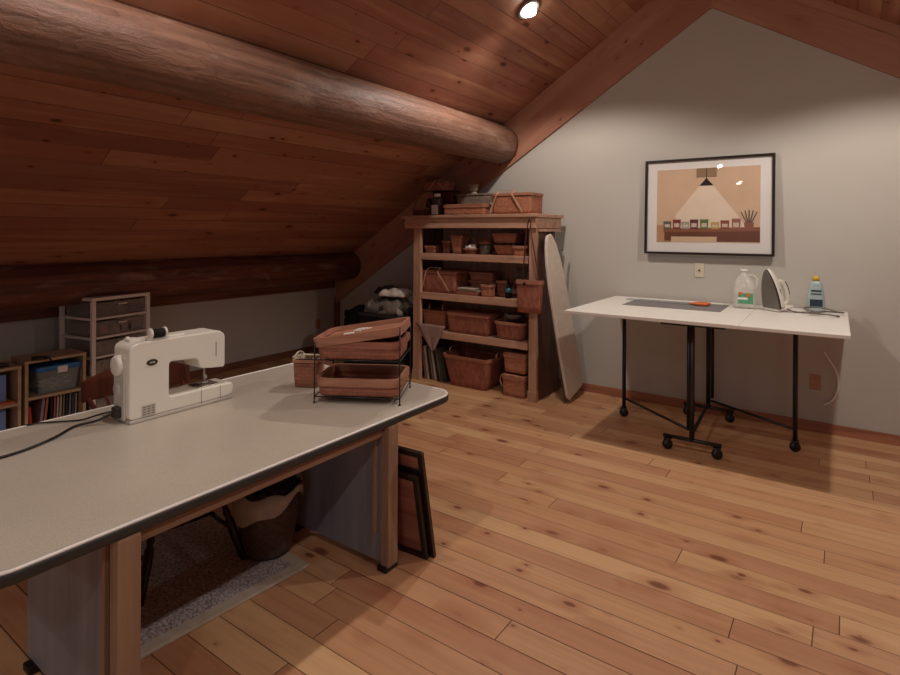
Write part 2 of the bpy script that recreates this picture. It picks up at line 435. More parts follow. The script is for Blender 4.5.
def tag(o, label=None, cat=None, group=None, kind=None):
    if label: o['label'] = label
    if cat: o['category'] = cat
    if group: o['group'] = group
    if kind: o['kind'] = kind
    return o
def thing(name, label, cat, loc=(0, 0, 0), rz=0.0, group=None):
    o = bpy.data.objects.new(name, None); COL.objects.link(o); o.empty_display_size = .05
    o.location = loc; o.rotation_euler.z = rz
    return tag(o, label, cat, group)
def struct(name, mb, mat, loc=None, rz=0):
    return tag(mb.build(name, mat, None, loc, rz), kind='structure')
def copy_tree(src, loc, rz=None, label=None, group=None):
    c = src.copy(); COL.objects.link(c); c.location = loc
    if rz is not None: c.rotation_euler.z = rz
    if label: c['label'] = label
    if group: c['group'] = group
    for ch in list(src.children):
        d = ch.copy(); COL.objects.link(d); d.parent = c
        for g in ch.children:
            e = g.copy(); COL.objects.link(e); e.parent = d
    return c

# ------------------------------------------------------------------ structure
def quad(mb, pts, uvs): mb.face([mb.bm.verts.new(p) for p in pts], uvs)
mb = MB()   # floor slab, boards along x
quad(mb, [(LEFT_X-.1, BACK_Y-.1, 0), (RIGHT_X+.1, BACK_Y-.1, 0), (RIGHT_X+.1, WALL_Y+.1, 0), (LEFT_X-.1, WALL_Y+.1, 0)],
     [(LEFT_X, BACK_Y), (RIGHT_X, BACK_Y), (RIGHT_X, WALL_Y), (LEFT_X, WALL_Y)])
mb.box(((LEFT_X+RIGHT_X)/2, (BACK_Y+WALL_Y)/2, -.08), (RIGHT_X-LEFT_X+.2, WALL_Y-BACK_Y+.2, .14))
struct('floor', mb, 'floor')
def roof(x_out, name):
    mb = MB(); z_out = ceil_z(x_out); L = math.hypot(x_out-RIDGE_X, z_out-RIDGE_Z)
    y0, y1 = BACK_Y-.1, WALL_Y+.1
    quad(mb, [(RIDGE_X, y0, RIDGE_Z), (RIDGE_X, y1, RIDGE_Z), (x_out, y1, z_out), (x_out, y0, z_out)], [(y0, 0), (y1, 0), (y1, L), (y0, L)])
    quad(mb, [(RIDGE_X, y0, RIDGE_Z+.12), (x_out, y0, z_out+.12), (x_out, y1, z_out+.12), (RIDGE_X, y1, RIDGE_Z+.12)], [(y0, 0), (y0, L), (y1, L), (y1, 0)])
    ob = mb.build(name, 'ceiling', recalc=False); tag(ob, kind='structure')
roof(LEFT_X-.12, 'ceiling'); roof(RIGHT_X+.12, 'ceiling')
def gable(y, t, name, holes=None):
    mb = MB()
    pts = [(LEFT_X, 0), (RIGHT_X, 0), (RIGHT_X, ceil_z(RIGHT_X)), (RIDGE_X, RIDGE_Z), (LEFT_X, ceil_z(LEFT_X))]
    mb.prism(pts, t, 'y', y)
    return struct(name, mb, 'wall')
gable(WALL_Y, .12, 'wall_far')
# rear gable with a window opening
mb = MB(); wy = BACK_Y-.12
wx0, wx1, wz0, wz1 = 1.2, 2.7, .8, 1.75
mb.prism([(LEFT_X, 0), (wx0, 0), (wx0, ceil_z(wx0)), (RIDGE_X, RIDGE_Z), (LEFT_X, ceil_z(LEFT_X))], .12, 'y', wy)
mb.prism([(wx1, 0), (RIGHT_X, 0), (RIGHT_X, ceil_z(RIGHT_X)), (wx1, ceil_z(wx1))], .12, 'y', wy)
mb.prism([(wx0, 0), (wx1, 0), (wx1, wz0), (wx0, wz0)], .12, 'y', wy)
mb.prism([(wx0, wz1), (wx1, wz1), (wx1, ceil_z(wx1)), (wx0, ceil_z(wx0))], .12, 'y', wy)
struct('wall_back', mb, 'wall')
mb = MB()
for x in (wx0+.03, wx1-.03, (wx0+wx1)/2): mb.box((x, BACK_Y-.06, (wz0+wz1)/2), (.06, .07, wz1-wz0))
for z in (wz0+.03, wz1-.03): mb.box(((wx0+wx1)/2, BACK_Y-.06, z), (wx1-wx0, .07, .06))
win = struct('window_1', mb, 'base')
mb = MB(); mb.box(((wx0+wx1)/2, BACK_Y-.06, (wz0+wz1)/2), (wx1-wx0-.1, .006, wz1-wz0-.1)); mb.build('window_pane', 'glass', win)
for x, nm, s in ((LEFT_X, 'wall_left', -1), (RIGHT_X, 'wall_right', 1)):
    mb = MB(); h = ceil_z(x); mb.box((x + s*.06, (BACK_Y+WALL_Y)/2, h/2), (.12, WALL_Y-BACK_Y+.2, h)); struct(nm, mb, 'wall')
# baseboards
mb = MB(); mb.box(((LEFT_X+RIGHT_X)/2, WALL_Y-.009, .04), (RIGHT_X-LEFT_X-.03, .018, .08), bev=.004); struct('baseboard_far', mb, 'base')
mb = MB(); mb.box((LEFT_X+.009, (BACK_Y+WALL_Y)/2, .04), (.018, WALL_Y-BACK_Y-.03, .08), bev=.004); struct('baseboard_left', mb, 'darktrim')
mb = MB(); mb.box((RIGHT_X-.009, (BACK_Y+WALL_Y)/2, .04), (.018, WALL_Y-BACK_Y-.03, .08), bev=.004); struct('baseboard_right', mb, 'base')
# rake boards along the gable, two boards wide each side
def rake(sgn, x_end, name):
    lo0 = 3.65; apx = -1.006
    mb = MB(); sl = .632
    for k, (dz0, dz1, th) in enumerate(((0, .30, .030), (.30, .80, .020))):
        pts = []
        for x, z in ((apx, lo0+dz0), (x_end, lo0+dz0 - sl*abs(x_end-apx)), (x_end, lo0+dz1 - sl*abs(x_end-apx)), (apx, lo0+dz1)):
            pts.append((x, min(z, (RIDGE_Z+.06+.02 if (x == apx and sgn < 0) else ceil_z(x)+.02))))
        y1 = WALL_Y; y0 = y1 - th
        L = math.hypot(1, sl) * abs(x_end-apx)
        ff = [mb.bm.verts.new((p, y0, q)) for p, q in pts]; bb = [mb.bm.verts.new((p, y1, q)) for p, q in pts]
        us = [0, L, L, 0]; vv = [k*.246+.002, k*.246+.002, k*.246+.244, k*.246+.244]
        mb.face(ff, [(u_+k*3.1+7*sgn, v_) for u_, v_ in zip(us, vv)])
        for i in range(4):
            j = (i+1) % 4; mb.face([ff[i], ff[j], bb[j], bb[i]], [(us[i]+k*3.1, vv[i]), (us[j]+k*3.1, vv[j]), (us[j]+k*3.1, vv[j]), (us[i]+k*3.1, vv[i])])
    struct(name, mb, 'trimwood')
rake(-1, -5.80, 'trim_1'); rake(1, 3.6, 'trim_2')
mb = MB(); mb.box((-5.79, WALL_Y-.011, .36), (.10, .022, .70), bev=.003); struct('trim_3', mb, 'darktrim')
mb = MB(); mb.box((LEFT_X+.011, (BACK_Y+WALL_Y)/2, .925), (.022, WALL_Y-BACK_Y-.03, .19), bev=.003); struct('trim_4', mb, 'darktrim')

def log(name, cx, cz, r, mat, label, seed):
    mb = MB(); seg = 40; y0, y1 = BACK_Y+.02, WALL_Y-.035; n = 150; R = []; U = []
    for k in range(n+1):
        y = y0 + (y1-y0)*k/n; ring = []
        bx = .012*noise.noise(Vector((y*.5, seed, 0))); bz = .012*noise.noise(Vector((y*.5, seed+9, 0)))
        rr = r * (1 + .05*noise.noise(Vector((y*.6, seed+20, 0))))
        if k == n: rr *= .965
        for i in range(seg):
            a = 2*PI*i/seg; c_, s_ = math.cos(a), math.sin(a)
            q = rr * (1 + .028*noise.noise(Vector((c_*1.3, s_*1.3, y*1.8+seed))) + .014*noise.noise(Vector((c_*4, s_*4, y*5+seed))))
            if cx < -4: q = rr*(1+.02*noise.noise(Vector((c_*1.3, s_*1.3, y*1.8+seed))))
            ring.append((cx+bx+q*c_, y, cz+bz+q*s_))
        R.append(ring)
    vr = [[mb.bm.verts.new(p) for p in q] for q in R]
    for k in range(n):
        for i in range(seg):
            j = (i+1) % seg; ya, yb = (y1-y0)*k/n, (y1-y0)*(k+1)/n; ua, ub = i/seg*2*PI*r, (i+1)/seg*2*PI*r
            mb.face([vr[k][i], vr[k][j], vr[k+1][j], vr[k+1][i]], [(ya, ua), (ya, ub), (yb, ub), (yb, ua)], True)
    mb.face(vr[-1]); mb.face(list(reversed(vr[0])))
    return tag(mb.build(name, mat), label, 'beam', 'peeled log beams under the sloping ceiling')
log('log_beam', -3.15, 2.595, .214, 'log', 'thick pale peeled log beam crossing the upper part of the sloping ceiling', 1.7)
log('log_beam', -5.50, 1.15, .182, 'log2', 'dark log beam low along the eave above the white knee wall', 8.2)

# ceiling lamps
def ceiling_lamp(x, y, first=None):
    ang = math.atan(SLOPE) * (1 if x < RIDGE_X else -1)
    t = thing('ceiling_light', 'round recessed ceiling lamp glowing on the board slope', 'lamp', (x, y, ceil_z(x)), 0)
    rot = Matrix.Rotation(-ang, 4, 'Y')
    a = MB(); a.lathe([(.068, .012), (.108, -.002), (.108, -.014), (.09, -.024), (.068, -.016)], cap0=False, cap1=False, seg=28); a.xf(rot); a.build('trim_ring', 'greymetal', t)
    a = MB(); a.lathe([(.062, .0), (.068, -.02), (.062, -.046), (.035, -.062), (.0, -.066)], seg=24, cap1=True); 
    b = a.build('bulb', M['lampglow'], t)
    return t
t_ = NT('lamp_glow'); em = t_.n('ShaderNodeEmission'); em.inputs[0].default_value = (1, .9, .78, 1); em.inputs[1].default_value = 40; t_.l(em.outputs[0], t_.out.inputs[0]); M['lampglow'] = t_.m
names = ['only ceiling lamp in view, glowing on the board slope right of the log', 'left slope ceiling lamp second from the white gable wall', 'left slope ceiling lamp third from the white gable wall', 'left slope ceiling lamp farthest from the white gable wall',
         'right slope ceiling lamp nearest the white gable wall', 'right slope ceiling lamp second from the white gable wall', 'right slope ceiling lamp third from the white gable wall', 'right slope ceiling lamp farthest from the white gable wall']
for i, (lx, ly) in enumerate(LAMPS):
    q = ceiling_lamp(lx, ly); q['label'] = names[i]; q['group'] = 'recessed ceiling lamps'

# ------------------------------------------------------------------ baskets
def basket(name, label, w_, d_, h, loc, rz=0, taper=.86, mat=W1, rimmat='splint', r=.03, rim=.022, cat='basket', group=None, t=.008, fill=None, sag=0.0):
    th = thing(name, label, cat, loc, rz, group)
    mb = MB(); w0, d0 = w_*taper, d_*taper; n = 6; R = []
    K = 5
    for k in range(K+1):
        f = k/K; g = f**.8; R.append([(x, y, h*f) for x, y in rrect(w0+(w_-w0)*g, d0+(d_-d0)*g, r, n)])
    for k in range(K+1):
        f = 1-k/K; g = f**.8; R.append([(x, y, max(h*f, t)) for x, y in rrect(w0+(w_-w0)*g-2*t, d0+(d_-d0)*g-2*t, max(r-t, .004), n)])
    if sag:
        R = [[(x, y, z - sag*(z/h)*(1-min(1, (abs(x)/(w_/2))**2))) for x, y, z in q] for q in R]
    mb.loft(R, True, True); mb.build('body', mat, th)
    mb = MB(); R = []
    for z, e in ((h-rim, .003), (h-rim, .009), (h+.004, .009), (h+.004, -t-.006), (h-rim, -t-.006)):
        R.append([(x, y, z) for x, y in rrect(w_+2*e, d_+2*e, r+e, n)])
    if sag: R = [[(x, y, z - sag*(1-min(1, (abs(x)/(w_/2))**2))) for x, y, z in q] for q in R]
    mb.loft(R+[R[0]], False, False, smooth=False); mb.build('rim', rimmat, th)
    return th
def lid(th, w_, d_, h, mat='splint', thick=.018, r=.03):
    mb = MB(); mb.rings([(h+.005, w_+.02, d_+.02, r), (h+.005+thick*.6, w_+.02, d_+.02, r), (h+.005+thick, w_-.02, d_-.02, r)], smooth=False); return mb.build('lid', mat, th)
def front_handle(th, w_, d_, h, xa=(-.48, -.30), xb=(.08, .42), wd=.016, front=-1, mat='splintlight', zlo=.1):
    """flat swing handle folded down against one long side"""
    mb = MB(); y = front*(d_/2+.017)
    P = [(w_*xa[0], y*.97, h*zlo), (w_*xa[1], y*1.03, h*.98), (w_*xa[1], y*.6, h+.035), (w_*xb[0], y*.6, h+.035), (w_*xb[0], y*1.03, h*.98), (w_*xb[1], y*.97, h*zlo)]
    mb.strip(P[:3], wd, .006, (1, 0, 0)); mb.strip(P[2:4], wd, .006, (0, 1, 0)); mb.strip(P[3:], wd, .006, (1, 0, 0))
    return mb.build('handle', mat, th)
def hoop(th, span, z0, rise, axis='x', wd=.018, mat='splint', lean=0.0, off=0.0):
    P = []
    for i in range(15):
        a = PI*i/14; u_ = -span/2*math.cos(a); v_ = z0 + rise*math.sin(a); s_ = lean*math.sin(a)+off
        P.append((u_, s_, v_) if axis == 'x' else (s_, u_, v_))
    mb = MB(); mb.strip(P, wd, .005, (0, 1, 0) if axis == 'x' else (1, 0, 0)); return mb.build('handle', mat, th)

# ------------------------------------------------------------------ sewing desk
DZ = .73; DX0, DX1, DY0, DY1 = -3.05, -1.77, .44, 2.585
desk = thing('sewing_desk', 'large grey laminate sewing desk with black rubber edge and panel legs', 'table', ((DX0+DX1)/2, (DY0+DY1)/2, 0))
dw, dd = DX1-DX0, DY1-DY0
mb = MB(); mb.rings([(DZ-.034, dw-.02, dd-.02, .11), (DZ-.002, dw-.02, dd-.02, .11), (DZ, dw-.024, dd-.024, .11)], n=10, smooth=False); mb.build('tabletop', 'desk', desk)
mb = MB()
R = [[(x, y, z) for x, y in rrect(dw+2*e, dd+2*e, .12+e, 10)] for z, e in ((DZ-.038, -.012), (DZ-.038, -.004), (DZ-.033, 0), (DZ-.009, 0), (DZ-.005, -.003), (DZ-.005, -.012))]
mb.loft(R+[R[0]], False, False); mb.build('edge_band', 'rubber', desk)
mb = MB()
R = [[(x, y, z) for x, y in rrect(dw+2*e, dd+2*e, .12+e, 10)] for z, e in ((DZ-.006, -.016), (DZ-.006, -.0035), (DZ-.001, -.003), (DZ+.002, -.006), (DZ+.002, -.016))]
mb.loft(R+[R[0]], False, False); o = mb.build('highlight_trim', 'edge_highlight', desk); o['label'] = 'thin strip around the top edge with its highlight painted white'  # gloss highlight along the desk edge, painted as a plain white strip
cy0 = (DY0+DY1)/2; cx0 = (DX0+DX1)/2
for Y0, Y1, Xb in ((.80, .87, -2.50), (2.01, 2.08, -2.50)):
    mb = MB(); mb.box(((-1.80+Xb)/2-cx0, (Y0+Y1)/2-cy0, .03+(DZ-.04-.03)/2), (-1.80-Xb, (Y1-Y0)-.03, DZ-.04-.03)); p = mb.build('side_panel', 'panel', desk)
    mb = MB(); mb.box((-1.79-cx0, (Y0+Y1)/2-cy0, .025+(DZ-.038-.025)/2), (.05, Y1-Y0, DZ-.038-.025), bev=.004); mb.build('end_post', 'oak', p)
    mb = MB(); mb.box((-1.855-cx0, Y0+.006-cy0, .41), (.022, .018, .50), bev=.003); mb.build('edge_strip', 'oak', p)
    for xf_ in (-1.80, Xb+.06): mb = MB(); mb.box((xf_-cx0, (Y0+Y1)/2-cy0, .0145), (.06, .09, .029), bev=.006); mb.build('foot', 'wheel', p)
mb = MB(); mb.box((-1.805-cx0, (.87+2.01)/2-cy0, DZ-.038-.022), (.022, 2.01-.87, .044), bev=.002); mb.build('apron', 'oakH', desk)

# ------------------------------------------------------------------ sewing machine (back faces +x)
sm = thing('sewing_machine', 'white sewing machine on the grey desk seen from its back', 'sewing machine', (-2.74, 1.52, DZ+.001))
def yz(pts): return [(y-1.52, z-DZ) for y, z in pts]
def soft(pts, rad, n=4):
    out = []; N = len(pts)
    for i in range(N):
        p = Vector(pts[i]); a = Vector(pts[i-1]); b = Vector(pts[(i+1) % N])
        da = (a-p); db = (b-p); ra = min(rad, da.length*.45, db.length*.45)
        s_ = p + da.normalized()*ra; e_ = p + db.normalized()*ra
        for k in range(n+1):
            t = k/n; q = (1-t)**2*s_ + 2*t*(1-t)*p + t*t*e_; out.append((q.x, q.y))
    return out
prof = soft(yz([(1.255, .747), (1.255, 1.082), (1.30, 1.099), (1.705, 1.099), (1.737, 1.075), (1.737, .903), (1.60, .92), (1.585, .975), (1.44, .985), (1.44, .815), (1.785, .815), (1.785, .747)]), .02, 4)
mb = MB(); mb.prism(prof, .15, 'x', -.075, bev=.007, seg=3); mb.build('body', 'plastic', sm)
mb = MB(); mb.box((0, 1.52-1.52, .008), (.155, .525, .016), bev=.004); mb.build('base', 'plastic2', sm)
mb = MB(); mb.box((-.005, 1.665-1.52, .0865), (.10, .12, .004), bev=.001); mb.build('needle_plate', 'silver', sm)
mb = MB(); mb.box((-.01, .10, .0905), (.05, .04, .003), bev=.001)
mb.build('bobbin_cover', 'slot', sm)
mb = MB(); mb.tube([(.0, .145, .18), (.0, .145, .105)], .006); mb.tube([(-.014, .150, .18), (-.014, .150, .12)], .004); mb.box((0, .145, .098), (.018, .03, .006)); mb.box((-.004, .152, .125), (.02, .016, .02), bev=.003); mb.build('presser_foot', 'silver', sm)
mb = MB(); mb.box((.03, .128, .205), (.03, .02, .03), bev=.004); mb.tube([(.03, .13, .20), (.05, .115, .185)], .004); mb.build('foot_lever', 'slot', sm)
rx = Matrix.Rotation(PI/2, 3, 'X')
mb = MB(); mb.lathe([(.0, 0), (.042, 0), (.048, .006), (.048, .022), (.042, .030), (.03, .032), (.0, .032)], seg=28, mat=rx); mb.build('handwheel', 'plastic', sm, (-.01, -.262, .262))
mb = MB(); mb.lathe([(.0, 0), (.034, 0), (.036, .012), (.03, .018), (.0, .018)], seg=26, mat=rx); mb.build('stitch_dial', 'plastic2', sm, (-.02, -.262, .150))
mb = MB(); mb.box((-.005, -.268, .16), (.10, .016, .29), bev=.006); mb.build('side_cover', 'plastic2', sm)
mb = MB(); mb.box((.0, -.285, .05), (.05, .03, .05), bev=.006); mb.build('power_socket', 'slot', sm)
ov = [(math.cos(2*PI*i/24)*.026, math.sin(2*PI*i/24)*.015) for i in range(24)]
mb = MB(); mb.prism([(y-.163, z+.268) for y, z in ov], .002, 'x', .0755); bd = mb.build('badge', 'slot', sm)
mb = MB()
for q in (-.010, -.003, .004, .010): mb.box((.0782, -.163+q, .268), (.001, .004, .008))
mb.build('badge_mark', 'plastic2', bd)
mb = MB(); mb.box((.0763, -.178, .048), (.0015, .062, .052)); lb = mb.build('rating_label', 'plastic2', sm)
mb = MB()
for i in range(4):
    for j in range(3): mb.box((.0775, -.198+j*.02, .032+i*.011), (.0008, .014, .004))
mb.build('label_print', 'greymetal', lb)
for q_ in (((.0757, .165, .275), (.0012, .003, .075)), ((.0757, .085, .045), (.0012, .0018, .075)), ((.0757, .19, .045), (.0012, .0018, .075))): mb = MB(); mb.box(*q_); mb.build('seam', 'greymetal', sm)
mb = MB(); mb.box((-.02, -.21, .371), (.06, .05, .012), bev=.004); mb.tube([(-.03, -.225, .372), (-.03, -.225, .385)], .008); mb.build('bobbin_winder', 'plastic', sm)
mb = MB(); mb.box((.055, -.13, .372), (.03, .10, .010), bev=.004); mb.tube([(.055, -.185, .386), (.055, -.075, .386)], .003); mb.build('spool_pin', 'plastic2', sm)
mb = MB(); mb.rings([(.366, .07, .11, .03), (.374, .06, .10, .03)], c=(0, -.02)); mb.build('top_cover', 'plastic', sm)
# thread spool on the machine
ts = thing('thread_spool', 'black thread spool lying on top of the sewing machine', 'thread spool', (-2.68, 1.39, DZ+.372+.0285))
ry = Matrix.Rotation(PI/2, 3, 'X')
mb = MB(); mb.lathe([(.004, -.028), (.021, -.028), (.022, 0), (.021, .028), (.004, .028)], seg=20, mat=ry); mb.build('thread', 'blackcloth', ts)
for s in (-1, 1):
    mb = MB(); mb.lathe([(.004, 0), (.026, 0), (.026, .006), (.004, .006)], seg=20, mat=ry); mb.build('flange', 'plastic', ts, (0, s*.034+.003, 0))
# cords on the desk
def cord(name, label, P, r, mat='black', cat='cord', group=None):
    mb = MB(); mb.tube(catmull(P, 8), r, 7); return tag(mb.build(name, mat), label, cat, group)
Z = DZ+.0075
cord('power_cord', 'black power cord running from the sewing machine to the left desk edge', [(-2.75, 1.225, DZ+.05), (-2.79, 1.17, DZ+.02), (-2.83, 1.10, Z), (-2.74, .98, Z), (-2.68, .84, Z), (-2.68, .70, Z), (-2.72, .50, Z)], .0055)
cord('pedal_cord', 'thin black pedal cord curving over the back of the desk', [(-2.76, 1.225, DZ+.055), (-2.84, 1.20, DZ+.03), (-2.90, 1.16, Z), (-2.93, 1.11, Z), (-2.975, 1.06, Z), (-3.02, 1.0, Z-.002), (-3.062, .96, DZ-.03), (-3.075, .94, .5)], .004)
cord('floor_cable', 'black cable lying on the floorboards left of the near desk leg', [(-2.2, .05, .007), (-2.35, .3, .007), (-2.62, .44, .007), (-2.72, .6, .007), (-2.75, .70, .007)], .007)

# ------------------------------------------------------------------ wire rack with two baskets on the desk
rk_a = Vector((-2.245, 1.975, 0)); rk_b = Vector((-1.86, 2.20, 0))
ax = (rk_b-rk_a); RW = ax.length; ang = math.atan2(ax.y, ax.x)
RD = .34
rk = thing('wire_rack', 'black two tier wire rack on the desk end holding two baskets', 'rack', (rk_a.x, rk_a.y, DZ), ang)
mb = MB()
H1, H2 = .035, .225; HT = .36
for x, top in ((0, .315), (RW, .40)):
    for y in (0, RD):
        mb = MB(); mb.tube([(x, y, .004), (x, y, top if y == 0 else top-.03)], .0035, 6); mb.lathe([(0, 0), (.006, .002), (.007, .007), (.0, .012)], (x, y, 0), 8); mb.lathe([(0, 0), (.006, .004), (0, .01)], (x, y, .045), 8)
        mb.build('post', 'black', rk)
for z in (H1, H2):
    mb = MB()
    mb.tube([(0, 0, z), (RW, 0, z)], .003, 6); mb.tube([(0, RD, z), (RW, RD, z)], .003, 6); mb.tube([(0, 0, z), (0, RD, z)], .003, 6); mb.tube([(RW, 0, z), (RW, RD, z)], .003, 6)
    for i in range(1, 8): mb.tube([(RW*i/8, 0, z), (RW*i/8, RD, z)], .0018, 5)
    for x in (0, RW): mb.tube([(x, 0, z+.06), (x, RD, z+.06)], .0025, 5)
    mb.build('wire_shelf', 'black', rk)
ca, sa = math.cos(ang), math.sin(ang)
def rl(x, y, z): return (rk_a.x + x*ca - y*sa, rk_a.y + x*sa + y*ca, DZ+z)
bs = basket('woven_basket', 'open shallow splint basket on the lower tier of the wire rack', RW-.010, RD-.012, .085, rl(RW/2, RD/2, H1+.004), ang, .97, W1, 'splint', .05, .034, group='desk rack baskets')
for i, (x, y) in enumerate(((-.13, -.06), (-.085, -.05), (-.045, -.05), (.0, -.04), (.05, -.05))):
    q = rl(RW/2+x, RD/2+y, H1+.013)
    mb = MB(); mb.lathe([(0, 0), (.012, 0), (.012, .012), (.006, .014), (.006, .032), (.012, .034), (.012, .044), (0, .044)], seg=12)
    tag(mb.build('bobbin', 'silver', None, q), '%s of five small shiny metal bobbins inside the lower rack basket' % ['leftmost', 'second from left', 'middle one', 'fourth from left', 'rightmost'][i], 'bobbin', 'bobbins in the lower rack basket')
bs = basket('woven_basket', 'upper rack basket with a flat splint lid resting askew on top', RW-.004, RD-.012, .088, rl(RW/2, RD/2, H2+.004), ang, .96, W1, 'splintred', .05, .03, group='desk rack baskets')
mb = MB(); LW, LD = RW+.02, RD+.02
R = []
for z, e in ((0, 0), (.045, .004), (.045, -.014), (.022, -.016)):
    R.append([(x, y, z) for x, y in rrect(LW+2*e, LD+2*e, .05, 7)])
mb.loft(R, True, True, smooth=False)
tilt = math.atan2(.075, LW); mb.xf(Matrix.Translation((0, 0, .094)) @ Matrix.Rotation(-tilt, 4, 'Y'))
mb.build('lid', 'splint', bs)
cpos = rl(RW*.36, RD*.22, H2+.004+.094+.022+.003)
mb = MB(); mb.box((0, 0, 0), (.055, .03, .012), bev=.003); mb.xf(Matrix.Rotation(-tilt, 4, 'Y'))
tag(mb.build('needle_case', 'plastic', None, (cpos[0], cpos[1], cpos[2]), ang+.1), 'small white and black case lying on the upper basket lid', 'case')
cpos = rl(RW*.50, RD*.42, H2+.004+.094+.022+.012)
mb = MB()
for i in range(6): mb.tube(catmull([(random.uniform(-.06, .06), random.uniform(-.02, .02), random.uniform(0, .012)) for _ in range(4)], 5), .0022, 5)
mb.xf(Matrix.Rotation(-tilt, 4, 'Y'))
tag(mb.build('lace_bundle', 'mat', None, cpos, ang), 'loose bundle of pale lace trim on the upper basket lid', 'lace')

sb = basket('lined_basket', 'small upright basket with a cloth liner left of the wire rack', .15, .13, .155, (-2.535, 2.19, DZ+.001), .5, .9, W1, 'splint', .02, .012)
mb = MB(); R = []
for z, e in ((.11, .008), (.15, .012), (.168, .006), (.162, -.012), (.12, -.012)):
    R.append([(x, y, z + .006*math.sin(i*1.3)) for i, (x, y) in enumerate(rrect(.15+2*e, .13+2*e, .03, 6))])
mb.loft(R[2:]+[], False, False)
mb.build('liner', 'liner', sb)
hoop(sb, .14, .15, .04, 'y', .012, 'liner', .0, -.06)

# ------------------------------------------------------------------ chair behind the desk
ch = thing('windsor_chair', 'reddish wooden spindle back chair tucked behind the desk', 'chair', (-2.76, 1.485, 0), -.13)
mb = MB(); so = []
for i in range(28):
    a = 2*PI*i/28; so.append((.20*math.cos(a)*(1+.08*math.cos(a)), .215*math.sin(a)))
mb.loft([[(x*.9, y*.9, .415) for x, y in so], [(x, y, .428) for x, y in so], [(x, y, .445) for x, y in so], [(x*.93, y*.93, .452) for x, y in so]], smooth=False); mb.build('seat', 'chair', ch)
legs = {}
for sx in (1, -1):
    for sy in (1, -1):
        top = Vector((sx*.13, sy*.13, .42)); bot = Vector((sx*(.20 if sx > 0 else .22), sy*.235, 0)) + Vector((.13 if sx > 0 else 0, 0, 0))*1.0
        if sx > 0: top.x += .10
        legs[(sx, sy)] = (top, bot)
        d = (top-bot); L = d.length; mt = d.to_track_quat('Z', 'Y').to_matrix()
        mb = MB(); mb.lathe([(.0, 0), (.012, 0), (.014, L*.1), (.021, L*.35), (.020, L*.5), (.013, L*.54), (.019, L*.58), (.013, L*.62), (.016, L*.8), (.015, L)], bot, 12, mt); mb.build('leg', 'chairdark', ch)
def lerp(a, b, t): return a+(b-a)*t
for sy in (1, -1):
    mb = MB(); a = lerp(*legs[(1, sy)], .62); b = lerp(*legs[(-1, sy)], .62); mm = (a+b)/2
    mb.tube([a, lerp(a, mm, .8)], .007, 8, r2=.012); mb.tube([lerp(a, mm, .8), mm, lerp(b, mm, .8)], .012, 8); mb.tube([lerp(b, mm, .8), b], .012, 8, r2=.007); mb.build('stretcher', 'chairdark', ch)
mb = MB(); a = (lerp(*legs[(1, 1)], .62)+lerp(*legs[(-1, 1)], .62))/2; b = (lerp(*legs[(1, -1)], .62)+lerp(*legs[(-1, -1)], .62))/2
mb.tube([a, (a+b)/2, b], .010, 8); mb.build('stretcher', 'chairdark', ch)
def crest_pt(f, z):   # f -1..1
    return Vector((-.40-.03*(1-f*f) , f*.27, z))
mb = MB(); R = []
for i in range(17):
    f = -1+2*i/16; zt = .835+.055*(1-f*f); zb = .735+.01*(1-f*f); p = crest_pt(f, 0)
    R.append([(p.x+.010, p.y, zb), (p.x-.010, p.y, zb), (p.x-.018, p.y, zt), (p.x+.002, p.y, zt)])
mb.loft(R, smooth=False); mb.build('crest_rail', 'chair', ch)
for i in range(7):
    f = -.88+1.76*i/6; p = crest_pt(f, .75)
    mb = MB(); mb.tube([(-.16-.02*(1-f*f), f*.16, .445), p], .011 if i in (0, 6) else .008, 8); mb.build('spindle', 'chair', ch)

# rug
rug = thing('rug', 'grey tufted rug with pale border under the desk', 'rug', (-2.93, 1.445, 0), -.07)
mb = MB(); mb.box((0, 0, .008), (1.46, .77, .012), bev=.004)
mb.build('pile', 'rug', rug)
mb = MB()
for x, y, sx, sy in ((.76, 0, .06, .77), (-.76, 0, .06, .77), (0, .415, 1.58, .06), (0, -.415, 1.58, .06)): mb.box((x, y, .0085), (sx, sy, .015), bev=.004)
o = mb.build('border', 'liner', rug); o['label'] = 'pale flat rug border'

# waste basket
wb = thing('waste_basket', 'wicker waste basket with draped cream liner under the desk', 'waste basket', (-2.385, 1.80, .017))
wb.scale = (.93, .93, .96)
mb = MB(); mb.lathe([(.0, .0), (.125, .0), (.135, .03), (.160, .2), (.178, .33), (.170, .33), (.150, .2), (.12, .02), (0, .02)], seg=36); mb.build('body', W6, wb)
mb = MB(); R = []
for k, (r_, z_) in enumerate(((.155, .30), (.172, .335), (.186, .338), (.186, .29), (.184, .25))):
    R.append([(r_*math.cos(2*PI*i/40), r_*math.sin(2*PI*i/40), z_ + (.05*math.sin(2*PI*i/40*2+1.0)+.02*math.sin(2*PI*i/40*5) if k >= 3 else .012*math.sin(i*.9))) for i in range(40)])
mb.loft(R, False, False); mb.build('liner', 'liner', wb)
mb = MB(); R = []
for k, (r_, z_) in enumerate(((.16, .30), (.168, .345), (.10, .31), (.0, .28))):
    R.append([(r_*math.cos(2*PI*i/30), r_*math.sin(2*PI*i/30), z_ + .02*math.sin(i*1.7+k)) for i in range(30)])
mb.loft(R, False, False); mb.build('bag', 'linerdark', wb)

